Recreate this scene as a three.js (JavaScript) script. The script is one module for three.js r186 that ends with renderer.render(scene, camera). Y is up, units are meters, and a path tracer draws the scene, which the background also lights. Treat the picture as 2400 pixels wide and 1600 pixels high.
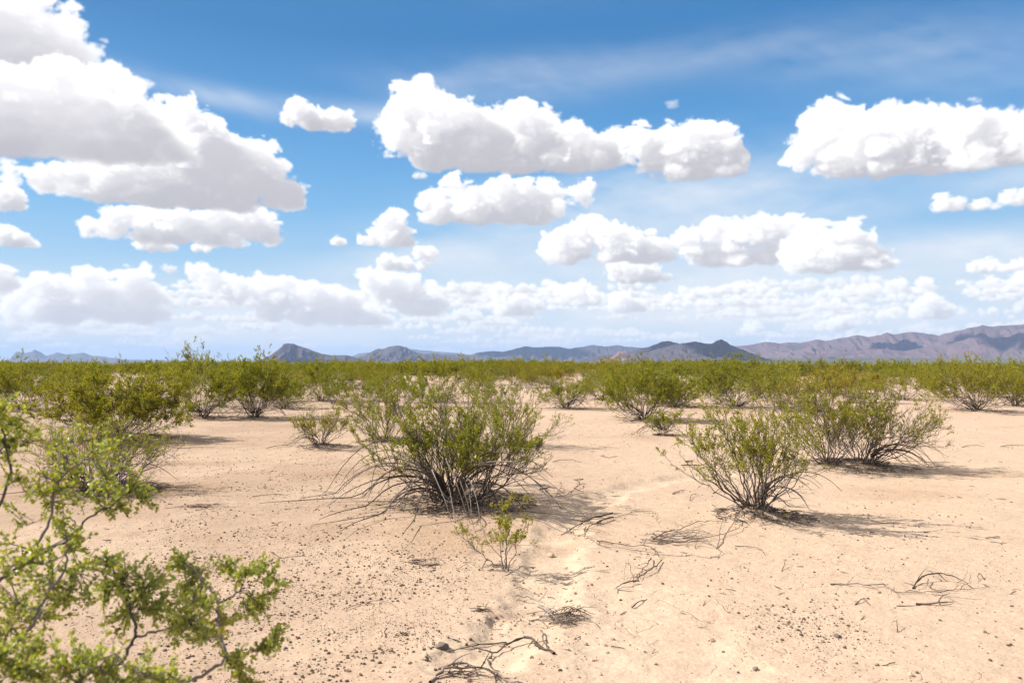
import * as THREE from 'three';

// ---------------------------------------------------------------- camera, exposure, sun
const VW = 2352, VH = 1568, EYE = 1.6, FOVY = 46.4;
const FPX = VH / 2 / Math.tan(THREE.MathUtils.degToRad(FOVY / 2));
const PITCH = Math.atan((828 - 784) / FPX);
const camera = new THREE.PerspectiveCamera(FOVY, 1024 / 682, 0.05, 90000);
camera.position.set(0, EYE, 0);
camera.rotation.x = PITCH;
camera.focus = 9;
camera.userData.fStop = 5.0;
const renderer = new THREE.WebGLRenderer({ antialias: true });
renderer.toneMapping = THREE.LinearToneMapping;
const EXPOSURE = 1.85;
renderer.toneMappingExposure = EXPOSURE;
renderer.shadowMap.enabled = true;
const scene = new THREE.Scene();
const SUN_AZ = THREE.MathUtils.degToRad(-80), SUN_EL = THREE.MathUtils.degToRad(42);   // azimuth from straight ahead, to the right positive
const SUN_DIR = new THREE.Vector3(Math.sin(SUN_AZ) * Math.cos(SUN_EL), Math.sin(SUN_EL), -Math.cos(SUN_AZ) * Math.cos(SUN_EL));
const sun = new THREE.DirectionalLight(new THREE.Color().setRGB(1, 0.955, 0.88), 5.0);
sun.name = 'sun';
sun.position.copy(SUN_DIR).multiplyScalar(120);
sun.castShadow = true;
sun.shadow.mapSize.set(4096, 4096);
Object.assign(sun.shadow.camera, { left: -60, right: 60, top: 60, bottom: -60, near: 1, far: 300 });
scene.add(sun, sun.target);
scene.fog = new THREE.FogExp2(new THREE.Color().setRGB(0.44, 0.63, 1.0), 4.4e-5);

// ---------------------------------------------------------------- random numbers and noise
function rng(seed) {
  let s = seed | 0;
  return () => { s = (s + 0x6d2b79f5) | 0; let t = Math.imul(s ^ (s >>> 15), 1 | s); t = (t + Math.imul(t ^ (t >>> 7), 61 | t)) ^ t; return ((t ^ (t >>> 14)) >>> 0) / 4294967296; };
}
const NT = 64, NM = NT - 1, TABLE = new Float32Array(NT * NT * NT);
{ const r = rng(7); for (let i = 0; i < TABLE.length; i++) TABLE[i] = r() * 2 - 1; }
function noise3(x, y, z) {
  const ix = Math.floor(x), iy = Math.floor(y), iz = Math.floor(z);
  let fx = x - ix, fy = y - iy, fz = z - iz;
  fx = fx * fx * (3 - 2 * fx); fy = fy * fy * (3 - 2 * fy); fz = fz * fz * (3 - 2 * fz);
  const x0 = ix & NM, x1 = (ix + 1) & NM, y0 = (iy & NM) * NT, y1 = ((iy + 1) & NM) * NT, z0 = (iz & NM) * NT * NT, z1 = ((iz + 1) & NM) * NT * NT;
  const a = TABLE[x0 + y0 + z0], b = TABLE[x1 + y0 + z0], c = TABLE[x0 + y1 + z0], d = TABLE[x1 + y1 + z0];
  const e = TABLE[x0 + y0 + z1], f = TABLE[x1 + y0 + z1], g = TABLE[x0 + y1 + z1], h = TABLE[x1 + y1 + z1];
  const p = a + (b - a) * fx, q = c + (d - c) * fx, r = e + (f - e) * fx, s = g + (h - g) * fx;
  const t = p + (q - p) * fy, u = r + (s - r) * fy;
  return t + (u - t) * fz;
}
function fbm(x, y, z, n) { let s = 0, a = 0.5; for (let i = 0; i < n; i++) { s += a * noise3(x, y, z); x = x * 2.03 + 11.3; y = y * 2.01 + 5.7; z = z * 2.02 + 3.1; a *= 0.5; } return s; }
const clamp = (x, a = 0, b = 1) => x < a ? a : x > b ? b : x;
const smooth = (a, b, x) => { const t = clamp((x - a) / (b - a)); return t * t * (3 - 2 * t); };
const mix = (a, b, t) => a + (b - a) * t;
// A place in the picture as a direction, as azimuth and elevation.
const cp = Math.cos(PITCH), sp = Math.sin(PITCH);
function dirOf(px, py) {
  const x = (px - VW / 2) / FPX, y = -(py - VH / 2) / FPX;
  return new THREE.Vector3(x, y * cp + sp, -cp + y * sp).normalize();
}
function azel(px, py) { const d = dirOf(px, py); return [Math.atan2(d.x, -d.z), Math.asin(d.y)]; }

// ---------------------------------------------------------------- the sky: air, thin high cloud, and cumulus marched as volumes
{
  const SW = 4096, SH = 2048, data = new Float32Array(SW * SH * 4);
  const K = 1 / EXPOSURE;
  const stops = [[-90, 0.66, 0.73, 0.80], [0, 0.61, 0.735, 0.815], [2.5, 0.54, 0.715, 0.835], [6, 0.40, 0.64, 0.865], [11, 0.20, 0.48, 0.81], [16, 0.105, 0.345, 0.695], [22, 0.043, 0.222, 0.53], [40, 0.034, 0.165, 0.44], [90, 0.026, 0.13, 0.37]];
  function air(el) {
    const e = el * 180 / Math.PI;
    let i = 1;
    while (i < stops.length - 1 && stops[i + 1][0] < e) i++;
    const a = stops[i], b = stops[i + 1] ?? a, t = clamp((e - a[0]) / (b[0] - a[0] || 1));
    return [mix(a[1], b[1], t), mix(a[2], b[2], t), mix(a[3], b[3], t)];
  }
  const colOf = (az) => ((az - Math.PI / 2) / (2 * Math.PI) + 0.5) * SW;   // u of direction (sin az, ., -cos az)
  const hazeLow = [0.89, 0.925, 0.955];
  // thin high cloud: patches where streaks of ice cloud are seen, then more of the same round the rest of the sky
  const veils = [
    [430, 205, 260, 22, 0.13, 0.42], [800, 258, 230, 22, 0.02, 0.4], [1150, 190, 260, 50, -0.05, 0.3], [1560, 130, 300, 40, -0.06, 0.2], [2060, 110, 300, 55, 0.05, 0.26], [2250, 170, 200, 60, 0.1, 0.22],
    [1500, 470, 420, 90, -0.12, 0.62], [1200, 580, 380, 80, -0.08, 0.62], [1850, 480, 250, 60, -0.18, 0.42], [2200, 600, 330, 55, 0.0, 0.95], [1700, 640, 500, 50, 0.0, 0.75], [1000, 610, 250, 60, -0.1, 0.5],
    [250, 720, 420, 70, 0.0, 0.8], [750, 735, 500, 60, 0.0, 0.85], [1500, 715, 700, 75, 0.0, 0.95], [2150, 710, 400, 75, 0.0, 0.95], [1176, 790, 1300, 40, 0, 0.6],
  ].map(([x, y, w, h, t, s]) => { const [a, e] = azel(x, y); return [a, e, w / FPX, h / FPX, t, s]; });
  {
    const r = rng(31);
    for (let i = 0; i < 90; i++) {
      const a = (r() * 2 - 1) * Math.PI, e = Math.pow(r(), 2.2) * 1.1 + 0.03;
      if (Math.abs(a) < 0.62 && e < 0.5) continue;
      veils.push([a, e, 0.12 + r() * 0.2, 0.015 + r() * 0.04, r() * 0.3 - 0.15, 0.2 + r() * 0.5]);
    }
  }
  const veilOn = new Float32Array(SW * (SH / 2));
  for (const [a, e, w, h, t, s] of veils) {
    const ce = Math.max(0.2, Math.cos(e)), reach = 2.2;
    const r0 = Math.max(0, Math.floor((e - h * reach - Math.abs(t) * w * reach) / Math.PI * SH)), r1 = Math.min(SH / 2 - 1, Math.ceil((e + h * reach + Math.abs(t) * w * reach) / Math.PI * SH));
    const c0 = Math.floor(colOf(a - w * reach / ce)), c1 = Math.ceil(colOf(a + w * reach / ce));
    for (let row = r0; row <= r1; row++) for (let c = c0; c <= c1; c++) {
      const el = (row + 0.5) / SH * Math.PI, az = ((c + 0.5) / SW - 0.5) * 2 * Math.PI + Math.PI / 2;
      const X = (az - a) * ce, Y = el - e + t * X, q = (X / w) ** 2 + (Y / h) ** 2;
      if (q > 4.8) continue;
      const n = 0.75 + 1.0 * fbm(X * 9 + 50 + a * 7, Y * 34 + t * 9 + e * 20, 4.2, 5) + 0.45 * fbm(X * 30 + 9, (Y + 0.25 * X) * 90, 8.1, 3);
      const k = ((c % SW) + SW) % SW + row * SW;
      veilOn[k] = 1 - (1 - veilOn[k]) * (1 - clamp(s * Math.exp(-q) * n));
    }
  }
  for (let row = 0; row < SH; row++) {
    const el = ((row + 0.5) / SH - 0.5) * Math.PI, base = air(el), ce = Math.cos(el), se = Math.sin(el);
    for (let c = 0; c < SW; c++) {
      const az = ((c + 0.5) / SW - 0.5) * 2 * Math.PI + Math.PI / 2, k = (row * SW + c) * 4;
      const cosS = Math.sin(az) * ce * SUN_DIR.x + se * SUN_DIR.y - Math.cos(az) * ce * SUN_DIR.z;
      const glow = 0.16 * Math.exp(-(1 - cosS) * 2.4) + 0.5 * Math.exp(-(1 - cosS) * 30);
      const v = row >= SH / 2 ? veilOn[(row - SH / 2) * SW + c] : 0;
      for (let ch = 0; ch < 3; ch++) data[k + ch] = mix(base[ch] + glow * (0.55 + 0.15 * (2 - ch) * -1 + 0.35), [0.9, 0.93, 0.97][ch], v) * K;
      data[k + 3] = 1;
    }
  }
  // cumulus: each a list of puffs (x, y, radius in picture units) over a flat base; haze is how much air lies before it
  const seen = [
    { h: 0.10, s: 11, b: 330, p: [[50, 70, 85], [125, 95, 75], [10, 170, 110], [165, 150, 55], [-60, 70, 130], [90, 170, 90], [190, 165, 35]] },
    { h: 0.04, s: 12, b: 372, p: [[60, 235, 75], [130, 212, 65], [200, 222, 65], [255, 203, 58], [290, 238, 48], [-30, 260, 110], [150, 290, 85], [250, 300, 85], [335, 315, 60], [90, 285, 90], [390, 330, 40], [-140, 260, 120]] },
    { h: 0.05, s: 13, b: 484, p: [[360, 272, 36], [425, 255, 42], [470, 310, 46], [520, 350, 52], [585, 365, 44], [605, 400, 56], [650, 440, 40], [540, 420, 66], [450, 400, 82], [350, 400, 80], [250, 412, 66], [170, 402, 48], [90, 404, 32], [25, 402, 28], [680, 462, 22], [440, 330, 66], [618, 352, 22]] },
    { h: 0.08, s: 14, b: 562, p: [[205, 525, 20], [270, 507, 34], [340, 512, 38], [420, 508, 38], [500, 508, 38], [560, 506, 36], [612, 518, 34], [380, 530, 34], [490, 538, 34], [540, 552, 20]] },
    { h: 0.1, s: 15, b: 580, p: [[350, 562, 20], [385, 568, 18], [325, 558, 14]] },
    { h: 0.1, s: 16, b: 580, p: [[450, 571, 10], [475, 575, 9]] },
    { h: 0.1, s: 17, b: 570, p: [[10, 540, 24], [45, 550, 22], [72, 560, 13]] },
    { h: 0.08, s: 18, b: 490, p: [[12, 455, 32], [40, 475, 16]] },
    { h: 0.02, s: 19, b: 306, p: [[686, 250, 24], [668, 268, 18], [720, 272, 28], [765, 275, 26], [795, 276, 20]] },
    { h: 0.02, s: 20, b: 404, p: [[962, 222, 38], [925, 250, 42], [985, 250, 46], [905, 305, 34], [1000, 305, 70], [1060, 262, 44], [1090, 305, 62], [1150, 305, 62], [1192, 282, 52], [1242, 300, 52], [1330, 322, 46], [1380, 335, 40], [1100, 350, 52], [1200, 350, 60], [1290, 352, 52], [1350, 358, 38], [1415, 335, 28], [890, 335, 18]] },
    { h: 0.03, s: 21, b: 428, p: [[1470, 322, 38], [1540, 322, 38], [1600, 312, 40], [1652, 318, 38], [1560, 358, 48], [1500, 358, 36], [1620, 372, 38], [1672, 375, 34], [1600, 404, 24], [1430, 330, 26]] },
    { h: 0.08, s: 22, b: 520, p: [[1045, 432, 28], [1000, 482, 40], [1080, 470, 44], [1150, 440, 34], [1205, 432, 28], [1260, 442, 30], [1330, 442, 24], [1160, 490, 40], [1230, 490, 40], [1095, 490, 40], [1350, 418, 14], [1290, 470, 18]] },
    { h: 0.1, s: 23, b: 573, p: [[905, 510, 28], [893, 540, 34], [850, 548, 20], [930, 552, 26]] },
    { h: 0.12, s: 24, b: 612, p: [[1285, 562, 40], [1340, 538, 38], [1400, 545, 42], [1450, 562, 38], [1500, 572, 36], [1300, 585, 34], [1400, 588, 34], [1470, 588, 38], [1375, 515, 18], [1530, 582, 18]] },
    { h: 0.14, s: 25, b: 654, p: [[1450, 622, 34], [1492, 630, 30], [1415, 615, 24], [1530, 635, 12]] },
    { h: 0.16, s: 26, b: 620, p: [[1585, 552, 32], [1640, 530, 28], [1690, 535, 34], [1742, 525, 34], [1800, 527, 34], [1850, 520, 24], [1640, 595, 30], [1700, 590, 34], [1760, 590, 30], [1600, 590, 18]] },
    { h: 0.12, s: 27, b: 634, p: [[1880, 542, 38], [1950, 532, 32], [1830, 580, 38], [1900, 585, 50], [1970, 572, 48], [2005, 600, 34], [2045, 607, 22], [1840, 608, 30]] },
    { h: 0.02, s: 28, b: 428, p: [[1925, 262, 34], [1880, 292, 42], [1842, 330, 34], [1920, 322, 68], [1990, 312, 58], [2050, 300, 56], [2120, 300, 56], [2200, 294, 58], [2270, 310, 62], [2345, 320, 60], [2430, 330, 70], [2060, 360, 60], [2150, 370, 62], [2240, 372, 58], [2330, 362, 50], [1960, 362, 40], [1830, 350, 22]] },
    { h: 0.2, s: 29, b: 492, p: [[2165, 465, 20], [2200, 468, 18], [2250, 478, 20], [2285, 482, 15], [2320, 450, 16], [2350, 455, 20]], thin: 0.5 },
    { h: 0.3, s: 30, b: 750, p: [[100, 662, 40], [150, 682, 48], [90, 702, 40], [205, 662, 44], [300, 650, 38], [330, 690, 48], [262, 702, 48], [372, 722, 20], [140, 720, 44], [318, 630, 20], [30, 720, 30]] },
    { h: 0.28, s: 31, b: 672, p: [[0, 640, 30], [25, 650, 18]] },
    { h: 0.3, s: 32, b: 752, p: [[452, 625, 20], [490, 645, 28], [540, 660, 28], [600, 662, 34], [652, 668, 34], [620, 700, 34], [712, 682, 38], [762, 692, 42], [700, 720, 34], [802, 712, 38], [852, 722, 28], [882, 732, 18]] },
    { h: 0.3, s: 33, b: 728, p: [[880, 652, 38], [930, 662, 38], [980, 690, 34], [845, 640, 22], [950, 702, 36], [1000, 712, 20]] },
    { h: 0.18, s: 34, b: 624, p: [[890, 602, 20], [930, 608, 18], [965, 612, 14], [985, 580, 16], [960, 578, 12]] },
    { h: 0.3, s: 35, b: 732, p: [[1160, 705, 26], [1190, 700, 24], [1150, 675, 18], [1215, 712, 16]] },
    { h: 0.28, s: 36, b: 708, p: [[1330, 668, 26], [1300, 680, 20], [1362, 686, 24], [1330, 690, 24]] },
    { h: 0.3, s: 37, b: 722, p: [[1430, 696, 28], [1465, 702, 18], [1405, 706, 14]] },
    { h: 0.3, s: 38, b: 736, p: [[2130, 704, 28], [2162, 716, 22], [2105, 720, 16], [2030, 728, 16], [2055, 722, 14]] },
    { h: 0.3, s: 39, b: 764, p: [[1920, 745, 20], [1945, 742, 16], [1890, 750, 14], [1735, 752, 16], [1715, 755, 10]] },
    { h: 0.2, s: 40, b: 630, p: [[2245, 616, 18], [2275, 612, 18], [2305, 618, 14], [2340, 612, 16]] },
    { h: 0.3, s: 41, b: 252, p: [[1545, 240, 13], [1590, 262, 9]], thin: 0.05 },
    { h: 0.1, s: 42, b: 565, p: [[772, 556, 13], [785, 560, 9]] },
    { h: 0.1, s: 43, b: 412, p: [[958, 405, 10], [972, 406, 7]], thin: 0.2 },
    { h: 0.3, s: 44, b: 630, p: [[392, 620, 11], [380, 616, 8]], thin: 0.2 },
  ];
  const list = seen.map((c) => ({ haze: c.h, seed: c.s, thin: c.thin ?? 1, fine: true, base: azel(c.p[0][0], c.b)[1], puffs: c.p.map(([x, y, r]) => { const [a, e] = azel(x, y), off = Math.hypot(x - VW / 2, y - VH / 2) / FPX; return [a, e, r / FPX / Math.sqrt(1 + off * off)]; }) }));
  {
    // small far cumulus low over the horizon, all round, and larger ones overhead outside the picture
    const r = rng(5);
    for (let i = 0; i < 900; i++) {
      const a = (r() * 2 - 1) * Math.PI, q = Math.pow(r(), 1.2), e = 0.006 + q * 0.085, size = (0.006 + 0.016 * q) * (0.5 + r());
      if (Math.abs(a) < 0.66 && q > 0.85) continue;
      const n = 4 + Math.floor(r() * 7), puffs = [], tall = 0.25 + 0.6 * r() * r();
      for (let k = 0; k < n; k++) { const t = (k / (n - 1) - 0.5) * 2; puffs.push([a + t * size * (1.9 + r()), e + size * (0.08 + tall * r() * (1 - t * t)) , size * (0.3 + 0.35 * r()) * (1.1 - 0.5 * Math.abs(t))]); }
      list.push({ haze: clamp(0.6 - q * 0.3 + r() * 0.2), seed: 100 + i, thin: 0.3 + r() * 0.5, fine: Math.abs(a) < 0.66, base: e, puffs });
    }
    for (let i = 0; i < 620; i++) {   // the most distant rows, flat and thin
      const a = (r() * 2 - 1) * Math.PI, q = r(), e = 0.012 + q * 0.075, size = (0.0035 + 0.008 * q) * (0.5 + r()), puffs = [], n = 5 + Math.floor(r() * 5);
      for (let k = 0; k < n; k++) { const t = (k / (n - 1) - 0.5) * 2; puffs.push([a + t * size * (2.6 + r()), e + size * (0.1 + 0.55 * r() * (1 - t * t)), size * (0.35 + 0.35 * r())]); }
      list.push({ haze: clamp(0.5 - q * 0.25 + r() * 0.2), seed: 3000 + i, thin: 0.25 + r() * 0.5, fine: Math.abs(a) < 0.66, base: e, puffs });
    }
    for (let i = 0; i < 170; i++) {
      const a = (r() * 2 - 1) * Math.PI, e = 0.09 + Math.pow(r(), 1.3) * 1.05, size = (0.03 + 0.12 * e) * (0.35 + r());
      if (Math.abs(a) < 0.66 && e < 0.55) continue;
      const n = 5 + Math.floor(r() * 10), puffs = [];
      for (let k = 0; k < n; k++) { const t = (k / (n - 1) - 0.5) * 2; puffs.push([a + t * size * (1.5 + r()) / Math.cos(e), e + size * (0.15 + 0.6 * r() * (1 - t * t)), size * (0.4 + 0.35 * r()) * (1.1 - 0.4 * Math.abs(t))]); }
      list.push({ haze: clamp(0.3 - e), seed: 900 + i, thin: 1, fine: false, base: e, puffs });
    }
  }
  list.sort((a, b) => b.haze - a.haze);
  const white = [1.16, 1.14, 1.105], shade = [0.565, 0.545, 0.61];
  for (const c of list) {
    let a0 = 9, a1 = -9, e0 = 9, e1 = -9, rm = 0;
    for (const [a, e, r] of c.puffs) { const ce = Math.cos(e); a0 = Math.min(a0, a - r * 1.5 / ce); a1 = Math.max(a1, a + r * 1.5 / ce); e0 = Math.min(e0, e - r * 1.5); e1 = Math.max(e1, e + r * 1.5); rm = Math.max(rm, r); }
    const am = (a0 + a1) / 2, em = Math.max(0.004, c.base), ce = Math.cos((e0 + e1) / 2), rel = SUN_AZ - am, sx = Math.sin(rel) * Math.cos(SUN_EL), sy = Math.sin(SUN_EL), sz = Math.cos(rel) * Math.cos(SUN_EL);
    const rp = rng(c.seed), puffs = c.puffs.map(([a, e, r]) => [(a - am) * ce, e - em, (rp() - 0.5) * rm * 0.9, r]);
    const mean = puffs.reduce((s, p) => s + p[3], 0) / puffs.length, fq = 0.85 / mean, top = e1 - em, ox = c.seed * 7.31, soft = mean * 0.55;
    let zmax = 0; for (const p of puffs) zmax = Math.max(zmax, Math.abs(p[2]) + p[3] * 1.25);
    const dens = (X, Y, Z, oct) => {
      let m = 0;   // puffs joined smoothly, their outline bent by the wind
      if (oct > 2) { const bx = noise3(X * fq * 1.5 + ox, Y * fq * 2.0, Z * fq * 1.5 + 4), by = noise3(X * fq * 1.5 + 31, Y * fq * 2.0 + ox, Z * fq * 1.5); X += mean * 0.3 * bx; Y += mean * 0.2 * by * clamp(Y / mean); }
      for (let i = 0; i < puffs.length; i++) { const p = puffs[i], dx = (X - p[0]) * 0.9, dy = Y < p[1] ? (Y - p[1]) * 0.72 : Y - p[1], dz = Z - p[2], w = (p[3] - Math.sqrt(dx * dx + dy * dy + dz * dz)) / mean; if (w > -1.1) m += Math.exp(7 * w); }
      if (m < 0.004) return 0;
      let s = Math.log(m) / 7 - 0.06;
      const lift = Y / mean, high = smooth(0.25, 1.1, lift);
      let n = 0, am2 = 0.44, x = X * fq * 0.95 + ox, y = Y * fq * 1.3 + 3.3, z = Z * fq + 8.8;
      for (let i = 0; i < oct; i++) { n += am2 * (Math.abs(noise3(x, y, z)) * 2 - 0.62); x = x * 2.13 + 4.1; y = y * 2.13 + 1.7; z = z * 2.13 + 9.2; am2 *= 0.6; }
      const under = (Y + mean * 0.16 * noise3(X * fq * 1.4 + ox, 2.2, Z * fq * 1.4)) / soft + 0.25;
      s = s + n * 0.9 * (0.35 + 0.65 * high) * smooth(-0.8, -0.1, s) + 0.11;
      if (under < 1) s = Math.min(s, s * Math.max(0, under) + (under - 1) * 0.35);
      if (s <= 0) return 0;
      if (oct > 2 && s < 0.4) { const wx = X * fq * 3.1 + 7, wy = Y * fq * 4.6 + ox, wz = Z * fq * 3.1; s -= (0.4 - s) * (0.9 - 0.6 * high) * (0.25 + 0.9 * noise3(wx, wy, wz) + 0.6 * noise3(wx * 2.3, wy * 2.3, wz * 2.3)); }
      return s > 0 ? Math.min(1, s * (1.5 + 2.2 * high)) : 0;
    };
    const step = c.fine ? 1 : 3, oct = c.fine ? 5 : 3, lightOct = 2, N = c.fine ? 18 : 9;
    const dz = 2 * zmax / N, ext = 6 / mean * c.thin, lext = 1.0 / mean, ls = mean * 0.45;
    const r0 = Math.max(SH / 2, Math.floor((e0 / Math.PI + 0.5) * SH)), r1 = Math.min(SH - 2, Math.ceil((e1 / Math.PI + 0.5) * SH)), c0 = Math.floor(colOf(a0)), c1 = Math.ceil(colOf(a1));
    for (let row = r0; row <= r1; row += step) for (let col = c0; col <= c1; col += step) {
      const el = ((row + step / 2) / SH - 0.5) * Math.PI, az = ((col + step / 2) / SW - 0.5) * 2 * Math.PI + Math.PI / 2, X = (az - am) * ce, Y = el - em;
      let T = 1, lum = 0, amb = 0, j = 0.5, near = false;
      for (let i = 0; i < puffs.length && !near; i++) { const p = puffs[i], dx = X - p[0], dy = Y - p[1], q = p[3] + mean * 0.5; near = dx * dx + dy * dy < q * q; }
      if (!near) continue;
      for (let k = 0; k < N && T > 0.02; k++) {
        const Z = -zmax + (k + j) * dz, d = dens(X, Y, Z, oct);
        if (d <= 0) continue;
        let tau = 0;
        for (let q = 1; q <= 5; q++) { const l = ls * q * (0.55 + 0.12 * q); tau += dens(X + sx * l, Y + sy * l, Z + sz * l, q < 3 ? lightOct : 0) * ls * (0.6 + 0.25 * q); if (tau * lext > 6) break; }
        tau *= lext;
        const Ls = 0.78 * Math.exp(-tau * 0.85) + 0.22 * Math.exp(-tau * 0.2), o = 1 - Math.exp(-d * ext * dz);
        lum += T * o * Ls;
        amb += T * o * (0.74 + 0.26 * clamp((Y - 0.2 * mean) / (top * 0.7)));
        T *= 1 - o;
      }
      if (T > 0.995) continue;
      const cover = (1 - T) * smooth(0.0, 0.012, el);
      const full = 1 - T, hz = clamp(c.haze + 0.25 * Math.exp(-el * 16));
      for (let y = row; y < row + step && y < SH; y++) for (let x = col; x < col + step; x++) {
        const k = (y * SW + ((x % SW) + SW) % SW) * 4;
        for (let ch = 0; ch < 3; ch++) {
          const v = (lum * (white[ch] - shade[ch] * 0.55) + amb * shade[ch] * 0.95) / full;
          data[k + ch] = mix(data[k + ch], mix(v, hazeLow[ch], hz * 0.92) * K, cover);
        }
      }
    }
  }
  const tex = new THREE.DataTexture(data, SW, SH, THREE.RGBAFormat, THREE.FloatType);
  tex.mapping = THREE.EquirectangularReflectionMapping;
  tex.magFilter = tex.minFilter = THREE.LinearFilter;
  tex.needsUpdate = true;
  scene.background = tex;
  scene.environment = tex;
}

// ---------------------------------------------------------------- helpers for named things
const V3 = (x, y, z) => new THREE.Vector3(x, y, z);
const taken = new Map();
function numbered(name) { const n = taken.get(name) ?? 0; taken.set(name, n + 1); return n ? name + '_' + String(n).padStart(3, '0') : name; }
function tag(o, label, category, group) { o.userData.label = label; o.userData.category = category; if (group) o.userData.group = group; return o; }
function shadows(o) { o.castShadow = o.receiveShadow = true; return o; }

// ---------------------------------------------------------------- the lie of the land
const flatAt = (px, py) => { const d = dirOf(px, py), t = -EYE / d.y; return [d.x * t, d.z * t]; };
// washed rills, as lines in the ground: [width, depth, points in the picture]
const rills = [
  [0.3, 0.046, [[1640, 1085], [1500, 1105], [1390, 1140], [1330, 1180], [1285, 1235], [1268, 1290], [1262, 1340], [1240, 1395], [1195, 1440], [1140, 1480], [1090, 1530]]],
  [0.2, 0.014, [[1262, 1340], [1300, 1400], [1350, 1450], [1380, 1500], [1400, 1580]]],
  [0.09, 0.05, [[1240, 1395], [1180, 1412], [1146, 1418], [1140, 1452]]],
  [0.5, 0.018, [[1480, 1400], [1540, 1480], [1560, 1590]]],
].map(([w, d, p]) => ({ w, d, p: p.map(([x, y]) => flatAt(x, y)) }));
const mounds = [];   // [x, z, radius, height], filled where shrubs stand
const moundGrid = new Map();
function addMound(x, z, r, h) {
  const m = [x, z, r, h];
  for (let i = Math.floor((x - r * 2) / 2); i <= Math.floor((x + r * 2) / 2); i++) for (let j = Math.floor((z - r * 2) / 2); j <= Math.floor((z + r * 2) / 2); j++) { const k = i * 4096 + j; if (!moundGrid.has(k)) moundGrid.set(k, []); moundGrid.get(k).push(m); }
}
function rillAt(x, z) {   // [depth below the plain, how much inside a rill]
  let dep = 0, on = 0;
  if (z < -20 || z > -2.5 || x < -3.5 || x > 6) return [0, 0];
  for (let q = 0; q < rills.length; q++) {
    const r = rills[q];
    for (let i = 0; i + 1 < r.p.length; i++) {
      const [ax, az] = r.p[i], [bx, bz] = r.p[i + 1], dx = bx - ax, dz = bz - az, t = clamp(((x - ax) * dx + (z - az) * dz) / (dx * dx + dz * dz));
      const wob = 0.07 * noise3(x * 4.1, q * 3.3, z * 4.1) + 0.03 * noise3(x * 13, q, z * 13);
      const d = Math.hypot(x - ax - dx * t, z - az - dz * t) + wob * (r.w / 0.25), k = 1 - smooth(r.w * 0.3, r.w, d);
      if (k > 0) { dep = Math.max(dep, r.d * k); on = Math.max(on, 1 - smooth(r.w * 0.8, r.w * 2.8, d)); }
    }
  }
  return [dep, on];
}
function heightAt(x, z) {
  const r = Math.hypot(x, z);
  let h = 0;
  if (r < 400) {
    const f = 1 - smooth(120, 400, r);
    h += f * (0.07 * noise3(x / 7, 1.3, z / 7) + 0.028 * noise3(x / 1.9, 4.4, z / 1.9));
    if (r < 60) h += (1 - smooth(30, 60, r)) * (0.011 * noise3(x / 0.6, 7.7, z / 0.6) + 0.005 * noise3(x / 0.21, 2.7, z / 0.21) + 0.0025 * noise3(x / 0.08, 9.1, z / 0.08));
    if (r < 24) { const [d, on] = rillAt(x, z); h -= d; if (on > 0) h += on * (1 - 0.5 * on) * 0.02 * fbm(x / 0.16, 3.3, z / 0.16, 3); }
    const m = moundGrid.get(Math.floor(x / 2) * 4096 + Math.floor(z / 2));
    if (m) for (const [mx, mz, mr, mh] of m) { const q = ((x - mx) ** 2 + (z - mz) ** 2) / (mr * mr); if (q < 4) h += mh * Math.exp(-q * 1.3) * (1 + 0.25 * noise3(x * 3, 5.5, z * 3)); }
  }
  // the plain falls gently towards the valley floor
  if (r > 90) h -= 0.0052 * (Math.min(r, 2400) - 90) * smooth(90, 260, r);
  if (r > 70 && z < 0) h -= 0.0035 * (Math.min(r, 2400) - 70) * smooth(70, 200, r) * smooth(-0.02, 0.25, Math.atan2(x, -z));   // more so at the right
  if (r > 2600) h += 44 * smooth(2600, 8200, r) * smooth(-0.05, 0.35, Math.atan2(x, -z)) * (z < 0 ? 1 : 0);
  return h;
}
function groundAt(px, py) {   // the ground seen at a place in the picture
  const d = dirOf(px, py);
  let t = -EYE / d.y;
  for (let i = 0; i < 6; i++) t = (heightAt(d.x * t, d.z * t) - EYE) / d.y;
  return V3(d.x * t, heightAt(d.x * t, d.z * t), d.z * t);
}
function depthOf(p) { return -(p.z * cp) + (p.y - EYE) * sp; }
const metres = (px, p) => px * depthOf(p) / FPX;

// ---------------------------------------------------------------- textures of the soil (grain only)
function texture(size, fill, srgb) {
  const d = new Uint8Array(size * size * 4);
  for (let y = 0; y < size; y++) for (let x = 0; x < size; x++) { const c = fill(x / size, y / size, x, y), k = (y * size + x) * 4; d[k] = clamp(c[0]) * 255; d[k + 1] = clamp(c[1]) * 255; d[k + 2] = clamp(c[2]) * 255; d[k + 3] = 255; }
  const t = new THREE.DataTexture(d, size, size);
  t.wrapS = t.wrapT = THREE.RepeatWrapping;
  t.magFilter = THREE.LinearFilter; t.minFilter = THREE.LinearMipmapLinearFilter;
  if (srgb) t.colorSpace = THREE.SRGBColorSpace;
  t.needsUpdate = true;
  return t;
}
function tileNoise(u, v, n, seed) {   // value noise that repeats after n cells
  const x = u * n, y = v * n, ix = Math.floor(x), iy = Math.floor(y);
  let fx = x - ix, fy = y - iy; fx = fx * fx * (3 - 2 * fx); fy = fy * fy * (3 - 2 * fy);
  const g = (i, j) => { let k = Math.imul(((i % n) + n) % n, 374761393) + Math.imul(((j % n) + n) % n, 668265263) + seed * 1442695; k = Math.imul(k ^ (k >>> 13), 1274126177); return ((k ^ (k >>> 16)) >>> 0) / 2147483648 - 1; };
  return mix(mix(g(ix, iy), g(ix + 1, iy), fx), mix(g(ix, iy + 1), g(ix + 1, iy + 1), fx), fy);
}
const SOIL = 1024;
const soilHeight = new Float32Array(SOIL * SOIL);
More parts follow.
